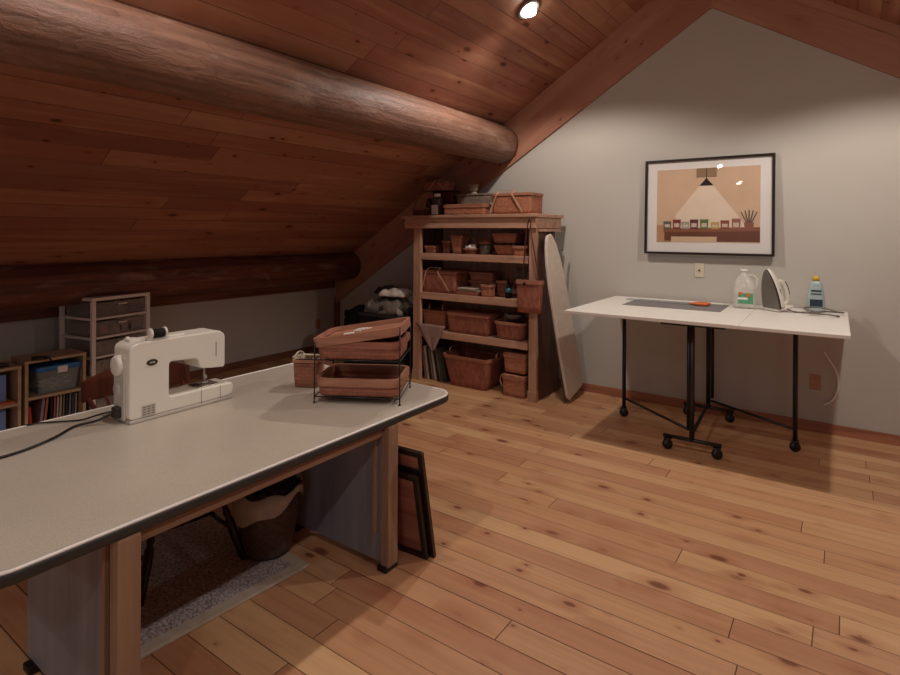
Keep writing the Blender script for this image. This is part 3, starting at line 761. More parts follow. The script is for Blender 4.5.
# framed boards leaning on the far desk leg
for k, (x, dy, hh, ww, lab, inner) in enumerate(((-1.915, .0, .57, .50, 'taller dark framed board leaning at back against the far desk leg', 'splintred'), (-1.925, -.033, .45, .48, 'shorter dark framed board leaning in front at the far desk leg', 'splintred'))):
    fb = thing('framed_board', lab, 'frame', (x, 2.235+dy, .001), .06, 'frames leaning on the desk leg')
    lean = math.atan2(.21, 1)
    mt = Matrix.Rotation(lean, 4, 'X')
    mb = MB(); t = .028
    for c, sz in (((0, 0, t/2), (ww, .022, t)), ((0, 0, hh-t/2), (ww, .022, t)), ((ww/2-t/2, 0, hh/2), (t, .022, hh-2*t)), ((-ww/2+t/2, 0, hh/2), (t, .022, hh-2*t))): mb.box(c, sz, bev=.003)
    mb.xf(mt); mb.build('frame', 'frame', fb)
    mb = MB(); mb.box((0, .004, hh/2), (ww-2*t, .006, hh-2*t)); mb.xf(mt); mb.build('panel', inner, fb)
    if k == 0:
        mb = MB(); mb.box((0, -.004, hh*.80), (ww-2*t, .012, .035), bev=.002); mb.xf(mt); mb.build('crossbar', 'frame', fb)

# ------------------------------------------------------------------ bookcase
bc = thing('bookcase', 'tall pine bookcase crowded with woven baskets against the gable wall', 'bookcase', (-3.16, 5.12, 0))
X0, X1, YF, YB = -.75, .75, -.275, .27
for x, s in ((X0+.05, 1), (X1-.04, 1)):
    mb = MB(); mb.box((x, YF+.02, .83), (.10 if x < 0 else .08, .04, 1.66), bev=.003); mb.box((x, YF+.015, .05), (.105 if x < 0 else .09, .05, .10), bev=.003); mb.build('front_post', 'case', bc)
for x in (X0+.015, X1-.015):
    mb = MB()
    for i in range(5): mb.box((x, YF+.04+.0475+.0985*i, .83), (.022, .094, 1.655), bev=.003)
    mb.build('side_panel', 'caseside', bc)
mb = MB()
for i in range(15): mb.box((X0+.075+i*.0965, YB-.01, .83), (.092, .014, 1.655), bev=.002)
mb.build('back_panel', 'case', bc)
for z in (1.387, .960, .555):
    mb = MB(); mb.box((0, 0.0, z-.0145), (X1-X0-.055, .50, .022)); mb.box((0, YF+.0135, z-.036), (X1-X0-.19, .027, .072), bev=.003); mb.build('shelf', 'caseH', bc)
mb = MB(); mb.box((-.055, -.005, 1.708), (1.61, .58, .104), bev=.004); mb.build('cornice', 'caseH', bc)
mb = MB(); mb.box((-.06, -.01, 1.778), (1.67, .62, .034), bev=.005); mb.build('top_board', 'caseH', bc)
mb = MB(); mb.box((.768, -.02, 1.635), (.03, .44, .025), bev=.004); mb.build('side_rail', 'caseH', bc)

def at_shelf(x, y, z): return (x, y, z+.001)
T = 1.796
gt = 'baskets and oddments on the bookcase top'
b = basket('picnic_basket', 'rectangular picnic basket with folded handles at right of the bookcase top', .45, .28, .205, (-2.745, 5.08, T), 0, .97, W2, 'splint', .03, .018, group=gt); lid(b, .43, .26, .205, 'splint', .006); front_handle(b, .45, .28, .205, (-.52, -.33), (.05, .30))
b = basket('flat_basket', 'long low lidded basket in front at middle of the bookcase top', .52, .22, .10, (-3.30, 5.02, T), .02, .97, W2, 'splint', .03, .022, group=gt); lid(b, .51, .21, .10, W2, .010)
b = basket('wicker_basket', 'grey brown wicker basket at the back of the bookcase top', .46, .26, .235, (-3.36, 5.285, T), 0, .86, W4, W4, .07, .014, group=gt)
# soft toy
ty = thing('plush_toy', 'small tan plush toy peeping from the grey wicker basket', 'toy', (-3.40, 5.27, T+.17), .1)
mb = MB(); mb.lathe([(0, 0), (.055, .01), (.06, .06), (.03, .10), (0, .105)], seg=18); mb.build('body', 'liner', ty)
mb = MB(); mb.lathe([(0, .09), (.035, .10), (.05, .13), (.04, .17), (0, .182)], seg=18); mb.build('head', 'liner', ty)
for s in (-1, 1):
    mb = MB(); mb.lathe([(0, 0), (.02, .008), (.02, .02), (0, .03)], (s*.04, 0, .155), 12); mb.build('ear', 'liner', ty)
    mb = MB(); mb.lathe([(0, 0), (.006, .003), (0, .008)], (s*.018, -.045, .14), 8); mb.build('eye', 'slot', ty)
# figurine
fg = thing('figurine', 'small white bird figurine between the low basket and picnic basket', 'figurine', (-3.035, 5.06, T), .2)
mb = MB(); mb.lathe([(0, 0), (.03, 0), (.03, .01), (.012, .02), (.03, .04), (.034, .065), (.018, .09), (.02, .105), (.012, .125), (0, .13)], seg=18); mb.build('body', 'mat', fg)
mb = MB(); mb.prism([(0, .055), (.05, .085), (.055, .06), (.02, .035)], .012, 'y', -.006); mb.build('wing', 'mat', fg)
# left group on top
b = basket('round_basket', 'dark round basket at the left front corner of the bookcase top', .23, .18, .085, (-3.93, 5.02, T), 0, .88, W3, 'splintred', .085, .02, group=gt); hoop(b, .23, .07, .13, 'x', .014, 'splintred')
def jar(label, x, y, h, r, body, cap, lab=None):
    t = thing('storage_jar', label, 'jar', (x, y, T), 0, 'jars on the bookcase top')
    mb = MB(); mb.rings([(0, 2*r, 2*r, r*.4), (h*.78, 2*r, 2*r, r*.4), (h*.86, 1.4*r, 1.4*r, r*.6)]); mb.build('body', body, t)
    mb = MB(); mb.lathe([(0, h*.86), (r*.75, h*.86), (r*.75, h), (0, h)], seg=18); mb.build('cap', cap, t)
    if lab: mb = MB(); mb.box((0, -r-.002, h*.26), (r*1.7, .002, h*.42)); mb.build('paper_label', lab, t)
jar('square glass jar with white paper label on the bookcase top', -3.655, 4.94, .235, .048, 'greyglass', 'mat', 'mat')
jar('dark jar with pale cap second from left on bookcase top', -3.775, 5.10, .25, .045, 'slot', 'liner')
jar('dark jar with pink cap at the far left of bookcase top', -3.93, 5.20, .24, .05, 'chairdark', 'pink')
bx = thing('storage_box', 'dark upright box behind the labelled jar on the bookcase top', 'box', (-3.76, 5.26, T))
mb = MB(); mb.box((0, 0, .135), (.28, .16, .27), bev=.004); mb.build('carton', 'chair', bx); mb = MB(); mb.box((0, 0, .2775), (.286, .166, .014), bev=.003); mb.build('box_lid', 'chairdark', bx)
b = basket('small_basket', 'small lidded basket stacked highest at the left of the bookcase top', .34, .17, .085, (-3.83, 5.20, T+.287), 0, .95, W1, 'splintred', .03, .02, group=gt); lid(b, .33, .16, .085, W1, .012); front_handle(b, .34, .17, .085, (-.2, 0), (.2, .45), .012)

# shelf 1
Z1 = 1.387; g1 = 'baskets on the top shelf of the bookcase'
def B(name, label, x, y, z, w_, d_, h, tp=.86, mat=W1, rm='splint', r=.02, rim=.016, g=g1, rz=0, **k): return basket(name, label, w_, d_, h, (x, y, z+.001), rz, tp, mat, rm, r, rim, group=g, **k)
Z1 += -.003
B('small_basket', 'tiny low basket at the left end of the top shelf', -3.735, 4.97, Z1, .15, .13, .075, .8, W1, 'splintred')
B('small_basket', 'dark straight little basket second from left on the top shelf', -3.53, 4.97, Z1, .10, .10, .13, .9, W3, 'splintred')
B('tapered_basket', 'tall flared square basket left of the silver dish on the top shelf', -3.385, 4.96, Z1, .15, .12, .19, .68, W2, 'splintred')
b = B('handled_basket', 'little hoop handled basket heaped with silver white balls', -3.21, 4.93, Z1, .14, .12, .06, .75, W3, 'splint', .05, .012); hoop(b, .14, .05, .13, 'x', .006, 'silver')
for i, (dx, dy, dz, rr) in enumerate(((-.04, 0, .07, .026), (.0, -.01, .075, .028), (.04, 0, .068, .026), (.015, .03, .085, .024), (-.025, .03, .082, .022))):
    mb = MB(); mb.lathe([(rr*math.sin(PI*k/8), -rr*math.cos(PI*k/8)) for k in range(9)], seg=14)
    tag(mb.build('ball_ornament', 'mat', None, (-3.21+dx, 4.93+dy, Z1+dz)), '%s white silver ball heaped in the little hoop handled basket' % ['front left', 'largest front middle', 'front right', 'back right', 'smallest back left'][i], 'ornament', 'white balls in the hoop handled basket')
pt = thing('lidded_pot', 'small dark crock with red knobbed lid on the top shelf', 'pot', (-3.065, 4.99, Z1+.001))
mb = MB(); mb.lathe([(0, 0), (.05, 0), (.062, .04), (.062, .08), (.05, .11), (0, .11)], seg=22); mb.build('body', 'greymetal', pt)
mb = MB(); mb.lathe([(0, .11), (.075, .112), (.07, .13), (.02, .145), (.015, .155), (0, .158)], seg=22); mb.build('lid', 'splintred', pt)
B('stacked_basket', 'large dark banded basket near right end of the top shelf', -2.82, 5.03, Z1, .27, .20, .115, .7, W2, 'frame', .03, .012)
B('stacked_basket', 'basket nested on top of the dark banded basket on the top shelf', -2.82, 5.03, Z1+.118, .28, .20, .10, .86, W2, 'splintred', .03, .022)
B('small_basket', 'small orange basket at the right front of the top shelf', -2.615, 4.91, Z1, .145, .10, .095, .88, W2, 'splint', .03, .02)
# shelf 2
Z2 = .957; g2 = 'baskets on the middle shelf of the bookcase'
b = B('picnic_basket', 'large reddish basket with pale folded handle at left of middle shelf', -3.61, 5.04, Z2, .45, .27, .23, .96, W5, 'splintred', .02, .02, g=g2); lid(b, .44, .26, .23, 'splintred', .006, .02); front_handle(b, .45, .27, .23, (-.48, -.34), (.0, .33), .010)
tr = thing('paper_tray', 'low tray of papers in the middle of the middle shelf', 'tray', (-3.215, 4.96, Z2+.001))
mb = MB(); mb.box((0, 0, .02), (.25, .20, .04), bev=.003); mb.build('tray', 'splintred', tr)
mb = MB()
for i in range(4): mb.box((random.uniform(-.01, .01), random.uniform(-.01, .01), .045+.009*i), (.22, .17, .007), rot=random.uniform(-.08, .08))
mb.build('papers', 'liner', tr)
B('stacked_basket', 'reddish basket stacked at back above the paper tray', -3.21, 5.22, Z2, .31, .20, .13, .8, W1, 'splintred', .03, .02, g=g2)
B('stacked_basket', 'upper reddish basket of the stack behind the paper tray', -3.21, 5.22, Z2+.134, .31, .20, .09, .9, W1, 'splint', .03, .02, g=g2)
B('small_basket', 'bright little straight basket in front of middle shelf', -2.985, 4.91, Z2, .12, .10, .12, .92, W2, 'splint', .015, .014, g=g2)
B('small_basket', 'dark basket right of the bright little one on middle shelf', -2.86, 5.02, Z2, .13, .12, .16, .8, W3, 'splintred', .02, .016, g=g2)
vb = thing('bottle', 'teal glazed bottle beside the glass vase on the middle shelf', 'bottle', (-2.765, 4.94, Z2+.001))
mb = MB(); mb.lathe([(0, 0), (.03, 0), (.033, .09), (.014, .14), (.012, .18), (0, .18)], seg=18); mb.build('body', 'blackcloth', vb)
mb = MB(); mb.lathe([(.0335, .06), (.0345, .061), (.0325, .10), (.0315, .10)], seg=18, cap0=False, cap1=False); mb.build('band', 'teal', vb)
mb = MB(); mb.rings([(0, .14, .14, .015), (.30, .18, .18, .015), (.30, .168, .168, .012), (.012, .13, .13, .012)], smooth=False)
tag(mb.build('glass_vase', 'greyglass', None, (-2.62, 5.10, Z2+.001)), 'square smoky glass vase behind the hanging basket on middle shelf', 'vase')
# shelf 3
Z3 = .552; g3 = 'baskets on the lower shelf of the bookcase'
b = B('peg_basket', 'basket with two upright pegs at left end of the lower shelf', -3.71, 5.05, Z3, .33, .24, .20, .80, W2, 'splintred', .04, .02, g=g3)
for s in (-.09, .09): mb = MB(); mb.tube([(s, -.05, .19), (s, -.05, .265)], .009, 8); mb.build('peg', 'splintlight', b)
b = B('long_basket', 'long lidded basket in the middle of the lower shelf', -3.23, 5.04, Z3, .54, .30, .20, .93, W5, 'splintred', .04, .02, g=g3); lid(b, .53, .29, .20, 'splintred', .014, .04)
b = B('round_basket', 'basket holding stacked dishes at right end of the lower shelf', -2.735, 5.00, Z3, .34, .27, .17, .86, W5, 'splint', .07, .022, g=g3)
ds = thing('dish_stack', 'pale dishes stacked in the right basket of the lower shelf', 'dishes', (-2.735, 5.0, Z3+.185))
mb = MB(); mb.lathe([(0, 0), (.07, .0), (.11, .03), (.115, .04), (.06, .012), (0, .012)], seg=24); mb.build('plate', 'greymetal', ds)
mb = MB(); mb.lathe([(0, .016), (.05, .016), (.09, .05), (.094, .055), (.05, .026), (0, .026)], seg=24); mb.build('bowl', 'liner', ds)
# draped cloth on shelf edge
mb = MB(); n = 10; F = []
cl = thing('draped_cloth', 'pale triangular cloth hanging over the lower shelf edge', 'cloth', (-3.575, 4.838, .47))
g_ = []
for i in range(n+1):
    f = i/n; row = []
    for k in range(7):
        s_ = k/6; wd = .19*(1-f)+.012; row.append(mb.bm.verts.new((-.09+(s_-.5)*2*wd+.04*f, -.006-.006*math.sin(s_*9+f*2), .15-.28*f)))
    g_.append(row)
for i in range(n):
    for k in range(6): mb.face([g_[i][k], g_[i][k+1], g_[i+1][k+1], g_[i+1][k]], None, True)
o = mb.build('cloth', 'drape', cl); md = o.modifiers.new('s', 'SOLIDIFY'); md.thickness = .003
# bottom: albums
cols = [(150, 110, 96), (190, 176, 160), (40, 34, 32), (120, 106, 98), (170, 160, 150), (30, 28, 28), (104, 98, 92), (64, 70, 62), (52, 48, 46)]
for i, c in enumerate(cols):
    M['alb%d' % i] = plain('album_cover_%d' % i, c, .6)
    th_ = .018+.006*(i % 3); 
    a = thing('album', ['rose spined album first from the left of the leaning row', 'cream spined album second in the leaning row', 'thin black album third in the leaning row', 'grey brown album fourth in the leaning row', 'pale album fifth in the leaning row', 'black album sixth in the leaning row', 'grey album seventh in the leaning row', 'dark green album eighth in the leaning row', 'dark brown album last of the leaning row by the big basket'][i], 'album', (-3.800+.034*i, 5.06, .001), 0, 'albums leaning on the bottom of the bookcase')
    lean = -.15-.008*i; mt = Matrix.Rotation(lean, 4, 'Y'); hh = .33+.01*((i*7) % 4)
    mb = MB(); mb.box((th_/2, -.135, hh/2), (th_*.96, .006, hh)); mb.box((.0015, 0, hh/2), (.003, .27, hh)); mb.box((th_-.0015, 0, hh/2), (.003, .27, hh)); mb.xf(mt); mb.build('cover', 'alb%d' % i, a)
    mb = MB(); mb.box((th_/2, .002, hh/2), (th_-.007, .262, hh-.012)); mb.xf(mt); mb.build('pages', 'mat', a)
b = B('laundry_basket', 'large flared basket on the floor inside the bookcase', -3.215, 5.03, .0, .57, .40, .33, .76, W5, 'splintred', .05, .03, g='baskets at the bottom of the bookcase', sag=.03)
for s in (-1, 1): hoop(b, .12, .31, .07, 'y', .012, 'splintlight', 0, s*.29)
for k, (x, z, lb) in enumerate(((-2.665, .001, 'lower lidded basket of the pair at right bottom of the bookcase'), (-2.655, .236, 'upper lidded basket of the pair at right bottom of the bookcase'))):
    b = B('lidded_basket', lb, x, 5.00, z, .25, .26, .19 if k == 0 else .17, .97 if k == 0 else .92, W2, 'splint', .02, .022, g='baskets at the bottom of the bookcase', rz=-.05)
    lid(b, .24, .25, .19 if k == 0 else .17, W2, .02, .02)
    if k == 0: 
        mb = MB(); mb.tube(catmull([(-.125, -.06, .20), (-.17, -.07, .18), (-.185, -.07, .12), (-.16, -.065, .07), (-.125, -.06, .07)], 6), .006, 7); mb.build('handle', 'splintlight', b)

# hanging basket on the post
hb = basket('hanging_basket', 'flat basket hanging by a long strap from the bookcase corner', .255, .07, .30, (-2.445, 4.775, .86), .0, .90, W5, 'splint', .015, .03)
mb = MB(); mb.lathe([(0, 0), (.014, 0), (.014, .008), (0, .01)], (0, 0, 0), 14, Matrix.Rotation(PI/2, 3, 'X')); mb.build('button', 'chairdark', hb, (-.03, -.0455, .275))
mb = MB(); P = [(-.075, -.0, .29), (-.065, .0, .45), (-.045, .0, .70), (-.03, .01, .83), (-.015, .015, .875), (.0, .01, .84), (.02, .0, .72), (.06, .0, .50), (.105, 0, .29)]
mb.strip(catmull(P, 5), .012, .006, (0, 1, 0)); mb.build('strap', 'chair', hb)
mb = MB(); mb.tube([(-2.46, 4.84, 1.728), (-2.46, 4.785, 1.728), (-2.46, 4.782, 1.745)], .005, 8); tag(mb.build('wall_hook', 'chairdark'), 'small dark peg on the bookcase cornice holding the strap', 'hook')

# ------------------------------------------------------------------ ironing board
ib = thing('ironing_board', 'ironing board with beige cover leaning upright beside the bookcase', 'ironing board', (-2.17, 5.20, 0))
outl = []   # width profile along the length s (0 bottom .. 1.58 tip)
prof = [(0, .17), (.03, .20), (.06, .215), (.5, .215), (.85, .205), (1.1, .198), (1.3, .172), (1.45, .125), (1.53, .08), (1.565, .04)]
pts = [(h_, z) for z, h_ in prof] + [(-h_, z) for z, h_ in reversed(prof)]
mb = MB(); mb.prism(pts, .03, 'x', 0, bev=.01)
bx0 = Vector((.0, -.02, .06)); tip = Vector((-.165, -.29, 1.60))
d = (tip-bx0).normalized()
side = Vector((-.04, 1, 0)); side = (side - d*side.dot(d)).normalized(); nrm = side.cross(d)
mt = Matrix((nrm, side, d)).transposed().to_4x4(); mt.translation = bx0
mb.xf(mt); mb.build('padded_top', 'ibcover', ib)
mb = MB()
def ibp(x, y, z): return mt @ Vector((x, y, z))
mb.tube([ibp(-.03, -.10, 1.2), ibp(-.03, -.17, -.03)], .010, 8); mb.tube([ibp(-.03, .10, 1.2), ibp(-.03, .17, -.03)], .010, 8); mb.tube([ibp(-.03, -.20, -.035), ibp(-.03, .20, -.035)], .012, 8)
mb.build('leg_frame', 'greymetal', ib)
for s in (-1, 1):
    mb = MB(); mb.tube([ibp(-.03, s*.20, -.035), ibp(-.03, s*.235, -.035)], .015, 10); mb.build('rubber_foot', 'slot', ib)
mb = MB(); mb.box((-2.335, 5.19, 1.53), (.02, .20, .20), rot=Matrix.Rotation(.05, 3, 'Y'), bev=.008)
tag(mb.build('folding_sleeve_board', 'greymetal'), 'grey board end showing behind the ironing board tip', 'board')

# ------------------------------------------------------------------ cutting table
CT = thing('cutting_table', 'white folding cutting table on a black wheeled frame at the gable wall', 'table', (-.915, 4.83, 0), .012)
TW, TD, TZ = 1.86, 1.27, 1.0
mb = MB(); mb.box((-TW/2+.31, 0, TZ-.0125), (.62, TD, .025), bev=.004); mb.build('leaf', 'white', CT)
mb = MB(); mb.box((-.02, 0, TZ-.0125), (TW-1.24-.0+.0, TD, .025), bev=.002); mb.bm.free
mb.build('center_top', 'white', CT, (.02, 0, 0))
mb = MB(); mb.box((TW/2-.31, 0, TZ-.0125), (.617, TD, .025), bev=.004); mb.build('leaf', 'white', CT)
def cl(x, y): # world to local
    v = Matrix.Rotation(-.012, 3, 'Z') @ Vector((x+.915, y-4.83, 0)); return v.x, v.y
def caster(x, y):
    mb = MB(); mb.lathe([(0, -.017), (.031, -.017), (.037, -.010), (.037, .010), (.031, .017), (0, .017)], (x, y, .0375), 20, Matrix.Rotation(.5, 3, 'Z') @ Matrix.Rotation(PI/2, 3, 'X')); c = mb.build('caster', 'wheel', CT)
    mb = MB(); mb.box((x, y, .077), (.05, .045, .014), bev=.004); mb.tube([(x, y, .08), (x, y, .1)], .008, 8); mb.build('caster_fork', 'black', c)
fx, fy = cl(-.925, 4.40); bx_, by_ = cl(-.985, 5.32)
for (x, y), n2 in (((fx, fy), 1), ((bx_, by_), 0)):
    mb = MB(); mb.tube([(x, y, .09), (x, y, TZ-.04)], .018, 12)
    mb.tube([(x-.028 if n2 else x+.03, y+.02, .18), (x-.028 if n2 else x+.03, y+.02, TZ-.04)], .013, 10)
    mb.build('upright', 'black', CT)
    mb = MB(); mb.tube([(x-.20, y, .10), (x+.20, y, .10)], .014, 10); mb.build('foot_bar', 'black', CT)
    for s in (-.17, .17): caster(x+s, y)
    mb = MB(); mb.box((x, y, TZ-.06), (.44, .04, .014), bev=.003); mb.build('top_rail', 'black', CT)
for z in (.14, TZ-.06): mb = MB(); mb.tube([(fx, fy, z), (bx_, by_, z)], .013, 10); mb.build('spine_bar', 'black', CT)
for (wx, wy_), (hx, hy) in (((-1.60, 4.94), (-.955, 4.43)), ((-.31, 4.90), (-.955, 5.30))):
    x, y = cl(wx, wy_); hx, hy = cl(hx, hy)
    mb = MB(); mb.tube([(x, y, .07), (x, y, TZ-.03)], .0165, 12); mb.tube([(x, y, .165), (hx, hy, .165)], .011, 8); mb.tube([(x, y, TZ-.06), (hx, hy, TZ-.06)], .011, 8); mb.build('gate_leg', 'black', CT)
    caster(x, y)
# things on the cutting table
cm = thing('cutting_mat', 'grey self healing cutting mat on the white table', 'mat', (-1.20, 5.06, TZ), .02)
mb = MB(); mb.box((0, 0, .0015), (.77, .50, .003)); mb.build('sheet', 'cuttingmat', cm)
mb = MB()
for i in range(8): mb.box((-.36+.103*i, 0, .0032), (.002, .47, .0006))
for i in range(5): mb.box((0, -.235+.1175*i, .0032), (.735, .002, .0006))
mb.build('grid_lines', 'matdark', cm)
mb = MB(); mb.box((0, 0, .0025), (.62, .12, .004), bev=.001)
tag(mb.build('clear_ruler', 'clear', None, (-1.35, 5.20, TZ+.0045), -.04), 'clear acrylic ruler lying across the grey cutting mat', 'ruler')
sc = thing('scissors', 'orange handled scissors lying on the grey cutting mat', 'scissors', (-1.06, 5.14, TZ+.0045), -.06)
for s in (-1, 1):
    mb = MB(); P = [(.05+.048*math.cos(2*PI*i/16)+(.01 if s > 0 else 0), s*.024+.019*math.sin(2*PI*i/16), .014) for i in range(17)]
    mb.tube(P, .013, 8, cap=False); mb.tube([(.0, s*.012, .012), (-.05, s*.002, .010)], .008, 8); mb.build('handle', 'orange', sc)
    mb = MB(); mb.prism([(-.05, s*.006), (-.18, s*.0), (-.235, s*.001), (-.05, -s*.005)], .003, 'z', .008+s*.0016); mb.build('blade', 'silver', sc)
# jug
jg = thing('water_jug', 'translucent plastic water jug with green label on the white table', 'jug', (-.70, 5.24, TZ), .15)
mb = MB(); mb.rings([(0, .15, .15, .03), (.01, .165, .165, .035), (.17, .165, .165, .035), (.22, .14, .14, .05), (.26, .08, .08, .038), (.275, .05, .05, .024), (.30, .048, .048, .023)]); mb.build('body', 'jug', jg)
mb = MB(); mb.tube(catmull([(.03, 0, .265), (.065, 0, .27), (.095, 0, .235), (.092, 0, .19), (.075, 0, .15)], 6), .012, 8); mb.build('handle', 'jug', jg)
mb = MB(); mb.box((.01, -.0845, .085), (.11, .002, .085)); l_ = mb.build('paper_label', 'green', jg)
mb = MB(); mb.box((-.025, -.0862, .125), (.03, .001, .022), rot=.0); mb.box((.03, -.0862, .115), (.022, .001, .03)); mb.build('flower_print', 'orange', l_)
mb = MB(); mb.box((-.01, -.0862, .085), (.07, .001, .018)); mb.build('title_block', 'mat', l_)
mb = MB(); mb.lathe([(0, .30), (.028, .30), (.028, .318), (0, .318)], seg=18); mb.build('cap', 'mat', jg)
# iron
ir = thing('clothes_iron', 'white and grey clothes iron standing on its heel', 'iron', (-.46, 5.13, TZ))
n_ = Vector((-.68, -.73, 0)).normalized(); lz = -n_; lx = Vector((0, 0, 1)); ly = lz.cross(lx)
mi = Matrix((lx, ly, lz)).transposed().to_4x4()
mi = Matrix.Translation((-.03, 0, .002)) @ Matrix.Rotation(math.radians(11), 4, n_.cross(Vector((0, 0, 1)))*-1) @ mi @ Matrix.Scale(1.08, 4)
sole = []
for i in range(13):
    f = i/12; sole.append((.02+.29*f, .078*(1-f**2.2)**.8 if f < 1 else 0))
sole = sole + [(x, -y) for x, y in reversed(sole[:-1])]
mb = MB(); mb.loft([[(x, y, 0) for x, y in sole], [(x, y, .008) for x, y in sole]], smooth=False); mb.xf(mi); mb.build('soleplate', 'greymetal', ir)
mb = MB(); mb.loft([[(x, y, .009) for x, y in sole], [(x*.99, y, .022) for x, y in sole]], smooth=False); mb.xf(mi); mb.build('gasket', 'slot', ir)
mb = MB(); mb.loft([[(.004+(x-.004)*(1-.0*k), y*a, z) for x, y in sole] for k, (a, z) in enumerate(((.98, .022), (.95, .04)))] + [[(.0+x*.9, y*.72, .07) for x, y in sole], [(x*.72, y*.4, .095) for x, y in sole]]); mb.xf(mi); mb.build('housing', 'plastic', ir)
mb = MB(); mb.tube(catmull([(.20, 0, .08), (.195, 0, .12), (.15, 0, .145), (.08, 0, .15), (.035, 0, .135), (.02, 0, .09)], 6), .017, 10); mb.xf(mi); mb.build('handle', 'plastic', ir)
mb = MB(); mb.tube(catmull([(.185, 0, .152), (.14, 0, .166), (.09, 0, .169)], 6), .008, 8); mb.xf(mi); mb.build('grip', 'slot', ir)
mb = MB(); mb.box((.011, 0, .07), (.022, .135, .14), bev=.008); mb.xf(mi); mb.build('heel', 'plastic', ir)
mb = MB(); mb.box((.10, -.058, .05), (.12, .006, .012), bev=.002); mb.box((.10, .058, .05), (.12, .006, .012), bev=.002); mb.xf(mi); mb.build('water_window', 'green', ir)
# bottle
bt = thing('spray_starch_bottle', 'blue grey squeeze bottle with yellow cap by the iron cord', 'bottle', (-.20, 5.30, TZ), .1)
mb = MB(); mb.rings([(0, .12, .06, .028), (.01, .128, .066, .03), (.12, .12, .062, .03), (.22, .088, .05, .024), (.245, .06, .045, .02)]); mb.build('body', 'starch', bt)
mb = MB(); mb.rings([(.245, .05, .04, .018), (.285, .046, .038, .016)]); mb.build('cap', 'gold', bt)
mb = MB(); mb.box((0, -.0335, .075), (.085, .003, .055), bev=.001); mb.build('dark_label', 'navy', bt)
mb = MB(); mb.box((0, -.031, .17), (.07, .003, .012)); mb.box((0, -.0315, .145), (.07, .003, .008)); mb.build('name_band', 'navy', bt)
P = [(-.38, 5.10, TZ+.03), (-.33, 5.14, TZ+.008), (-.24, 5.16, TZ+.007), (-.16, 5.13, TZ+.02), (-.20, 5.07, TZ+.03), (-.27, 5.13, TZ+.045), (-.17, 5.19, TZ+.05), (-.06, 5.16, TZ+.03), (-.02, 5.21, TZ+.02), (-.07, 5.28, TZ+.012), (-.14, 5.20, TZ+.02), (-.23, 5.06, TZ+.018), (-.12, 5.02, TZ+.02), (-.05, 5.06, TZ+.008), (-.06, 5.09, TZ+.008)]
cord('iron_cord', 'grey cloth covered iron cord coiled on the white table', P, .006, 'greymetal')

# ------------------------------------------------------------------ picture on the wall
pc = thing('framed_picture', 'black framed print of cups on a shelf under a pendant lamp', 'picture', (-1.040, 5.461, 1.422))
tl = math.radians(-1.75)
PW, PH = 1.08, .88
mpic = Matrix.Rotation(tl, 4, 'X')
mb = MB()
for c, sz in (((0, 0, .0105), (PW, .03, .021)), ((0, 0, PH-.0105), (PW, .03, .021)), ((PW/2-.0105, 0, PH/2), (.021, .03, PH-.042)), ((-PW/2+.0105, 0, PH/2), (.021, .03, PH-.042))): mb.box(c, sz, bev=.002)
mb.xf(mpic); mb.build('frame', 'frame', pc)
mb = MB(); mb.box((0, .006, PH/2), (PW-.042, .004, PH-.042)); mb.xf(mpic); mb.build('mat_board', 'mat', pc)
PM = lambda n, c: plain(n, c, .8, vary=.04)
pr_ = thing  # noqa
x0, x1, z0, z1 = -.43, .43, .11, .785
mb = MB(); mb.box((0, .0032, (z0+z1)/2), (x1-x0, .0012, z1-z0)); mb.xf(mpic); art = mb.build('art_print', PM('print_peach', (216, 184, 154)), pc)
def flat(name, pts, col, lvl=1):
    mb = MB(); mb.prism(pts, .0006, 'y', .0032-.0006*lvl-.0006); mb.xf(mpic); return mb.build(name, PM('ink_' + name + str(lvl), col), art)
flat('light_cone', [(-.05, .635), (-.265, .36), (-.24, .24), (.32, .24), (.335, .245), (.05, .635)], (234, 214, 192))
flat('wall_patch', [(-.085, .70), (.085, .70), (.085, .785), (-.085, .785)], (150, 122, 96), 1)
flat('wall_board', [(x0, z0), (-.30, z0), (-.30, .225), (x0+.06, .225), (x0+.06, .27), (x0, .27)], (190, 146, 108), 1)
flat('shelf', [(-.36, .205), (x1, .215), (x1, .12), (.09, .12), (.09, .165), (-.30, .165), (-.30, .125), (-.36, .125)], (110, 62, 46), 2)
flat('shelf_top', [(-.37, .24), (x1, .25), (x1, .215), (-.37, .205)], (142, 88, 64), 2)
flat('pendant_cord', [(-.003, .68), (.003, .68), (.003, .785), (-.003, .785)], (40, 32, 30), 3)
flat('pendant_shade', [(-.06, .625), (.06, .625), (.018, .672), (.006, .69), (-.006, .69), (-.018, .672)], (36, 26, 24), 3)
cups = [(-.335, .07, (96, 100, 84)), (-.25, .085, (122, 52, 52)), (-.175, .065, (170, 160, 150)), (-.10, .085, (104, 44, 60)), (-.015, .085, (96, 120, 70)), (.075, .06, (196, 166, 96)), (.155, .075, (140, 70, 52)), (.245, .09, (160, 96, 84))]
for i, (x, h_, c) in enumerate(cups):
    flat('cup', [(x-.032, .235), (x+.032, .235), (x+.036, .235+h_), (x-.036, .235+h_)], c, 4)
    flat('cup_band', [(x-.022, .25), (x+.022, .25), (x+.022, .235+h_*.6), (x-.022, .235+h_*.6)], (214, 196, 176), 5)
for i in range(5):
    a = -.5+.25*i; flat('plant_leaf', [(.34, .25), (.352, .25), (.346+.13*math.sin(a)+.004, .25+.15*math.cos(a)), (.346+.13*math.sin(a)-.006, .25+.15*math.cos(a))], (110, 84, 70), 5)
flat('plant_pot', [(.315, .225), (.375, .225), (.385, .29), (.305, .29)], (150, 92, 74), 6)
mb = MB(); mb.box((0, -.004, PH/2), (PW-.042, .002, PH-.042)); mb.xf(mpic); mb.build('glass_pane', 'glass', pc)

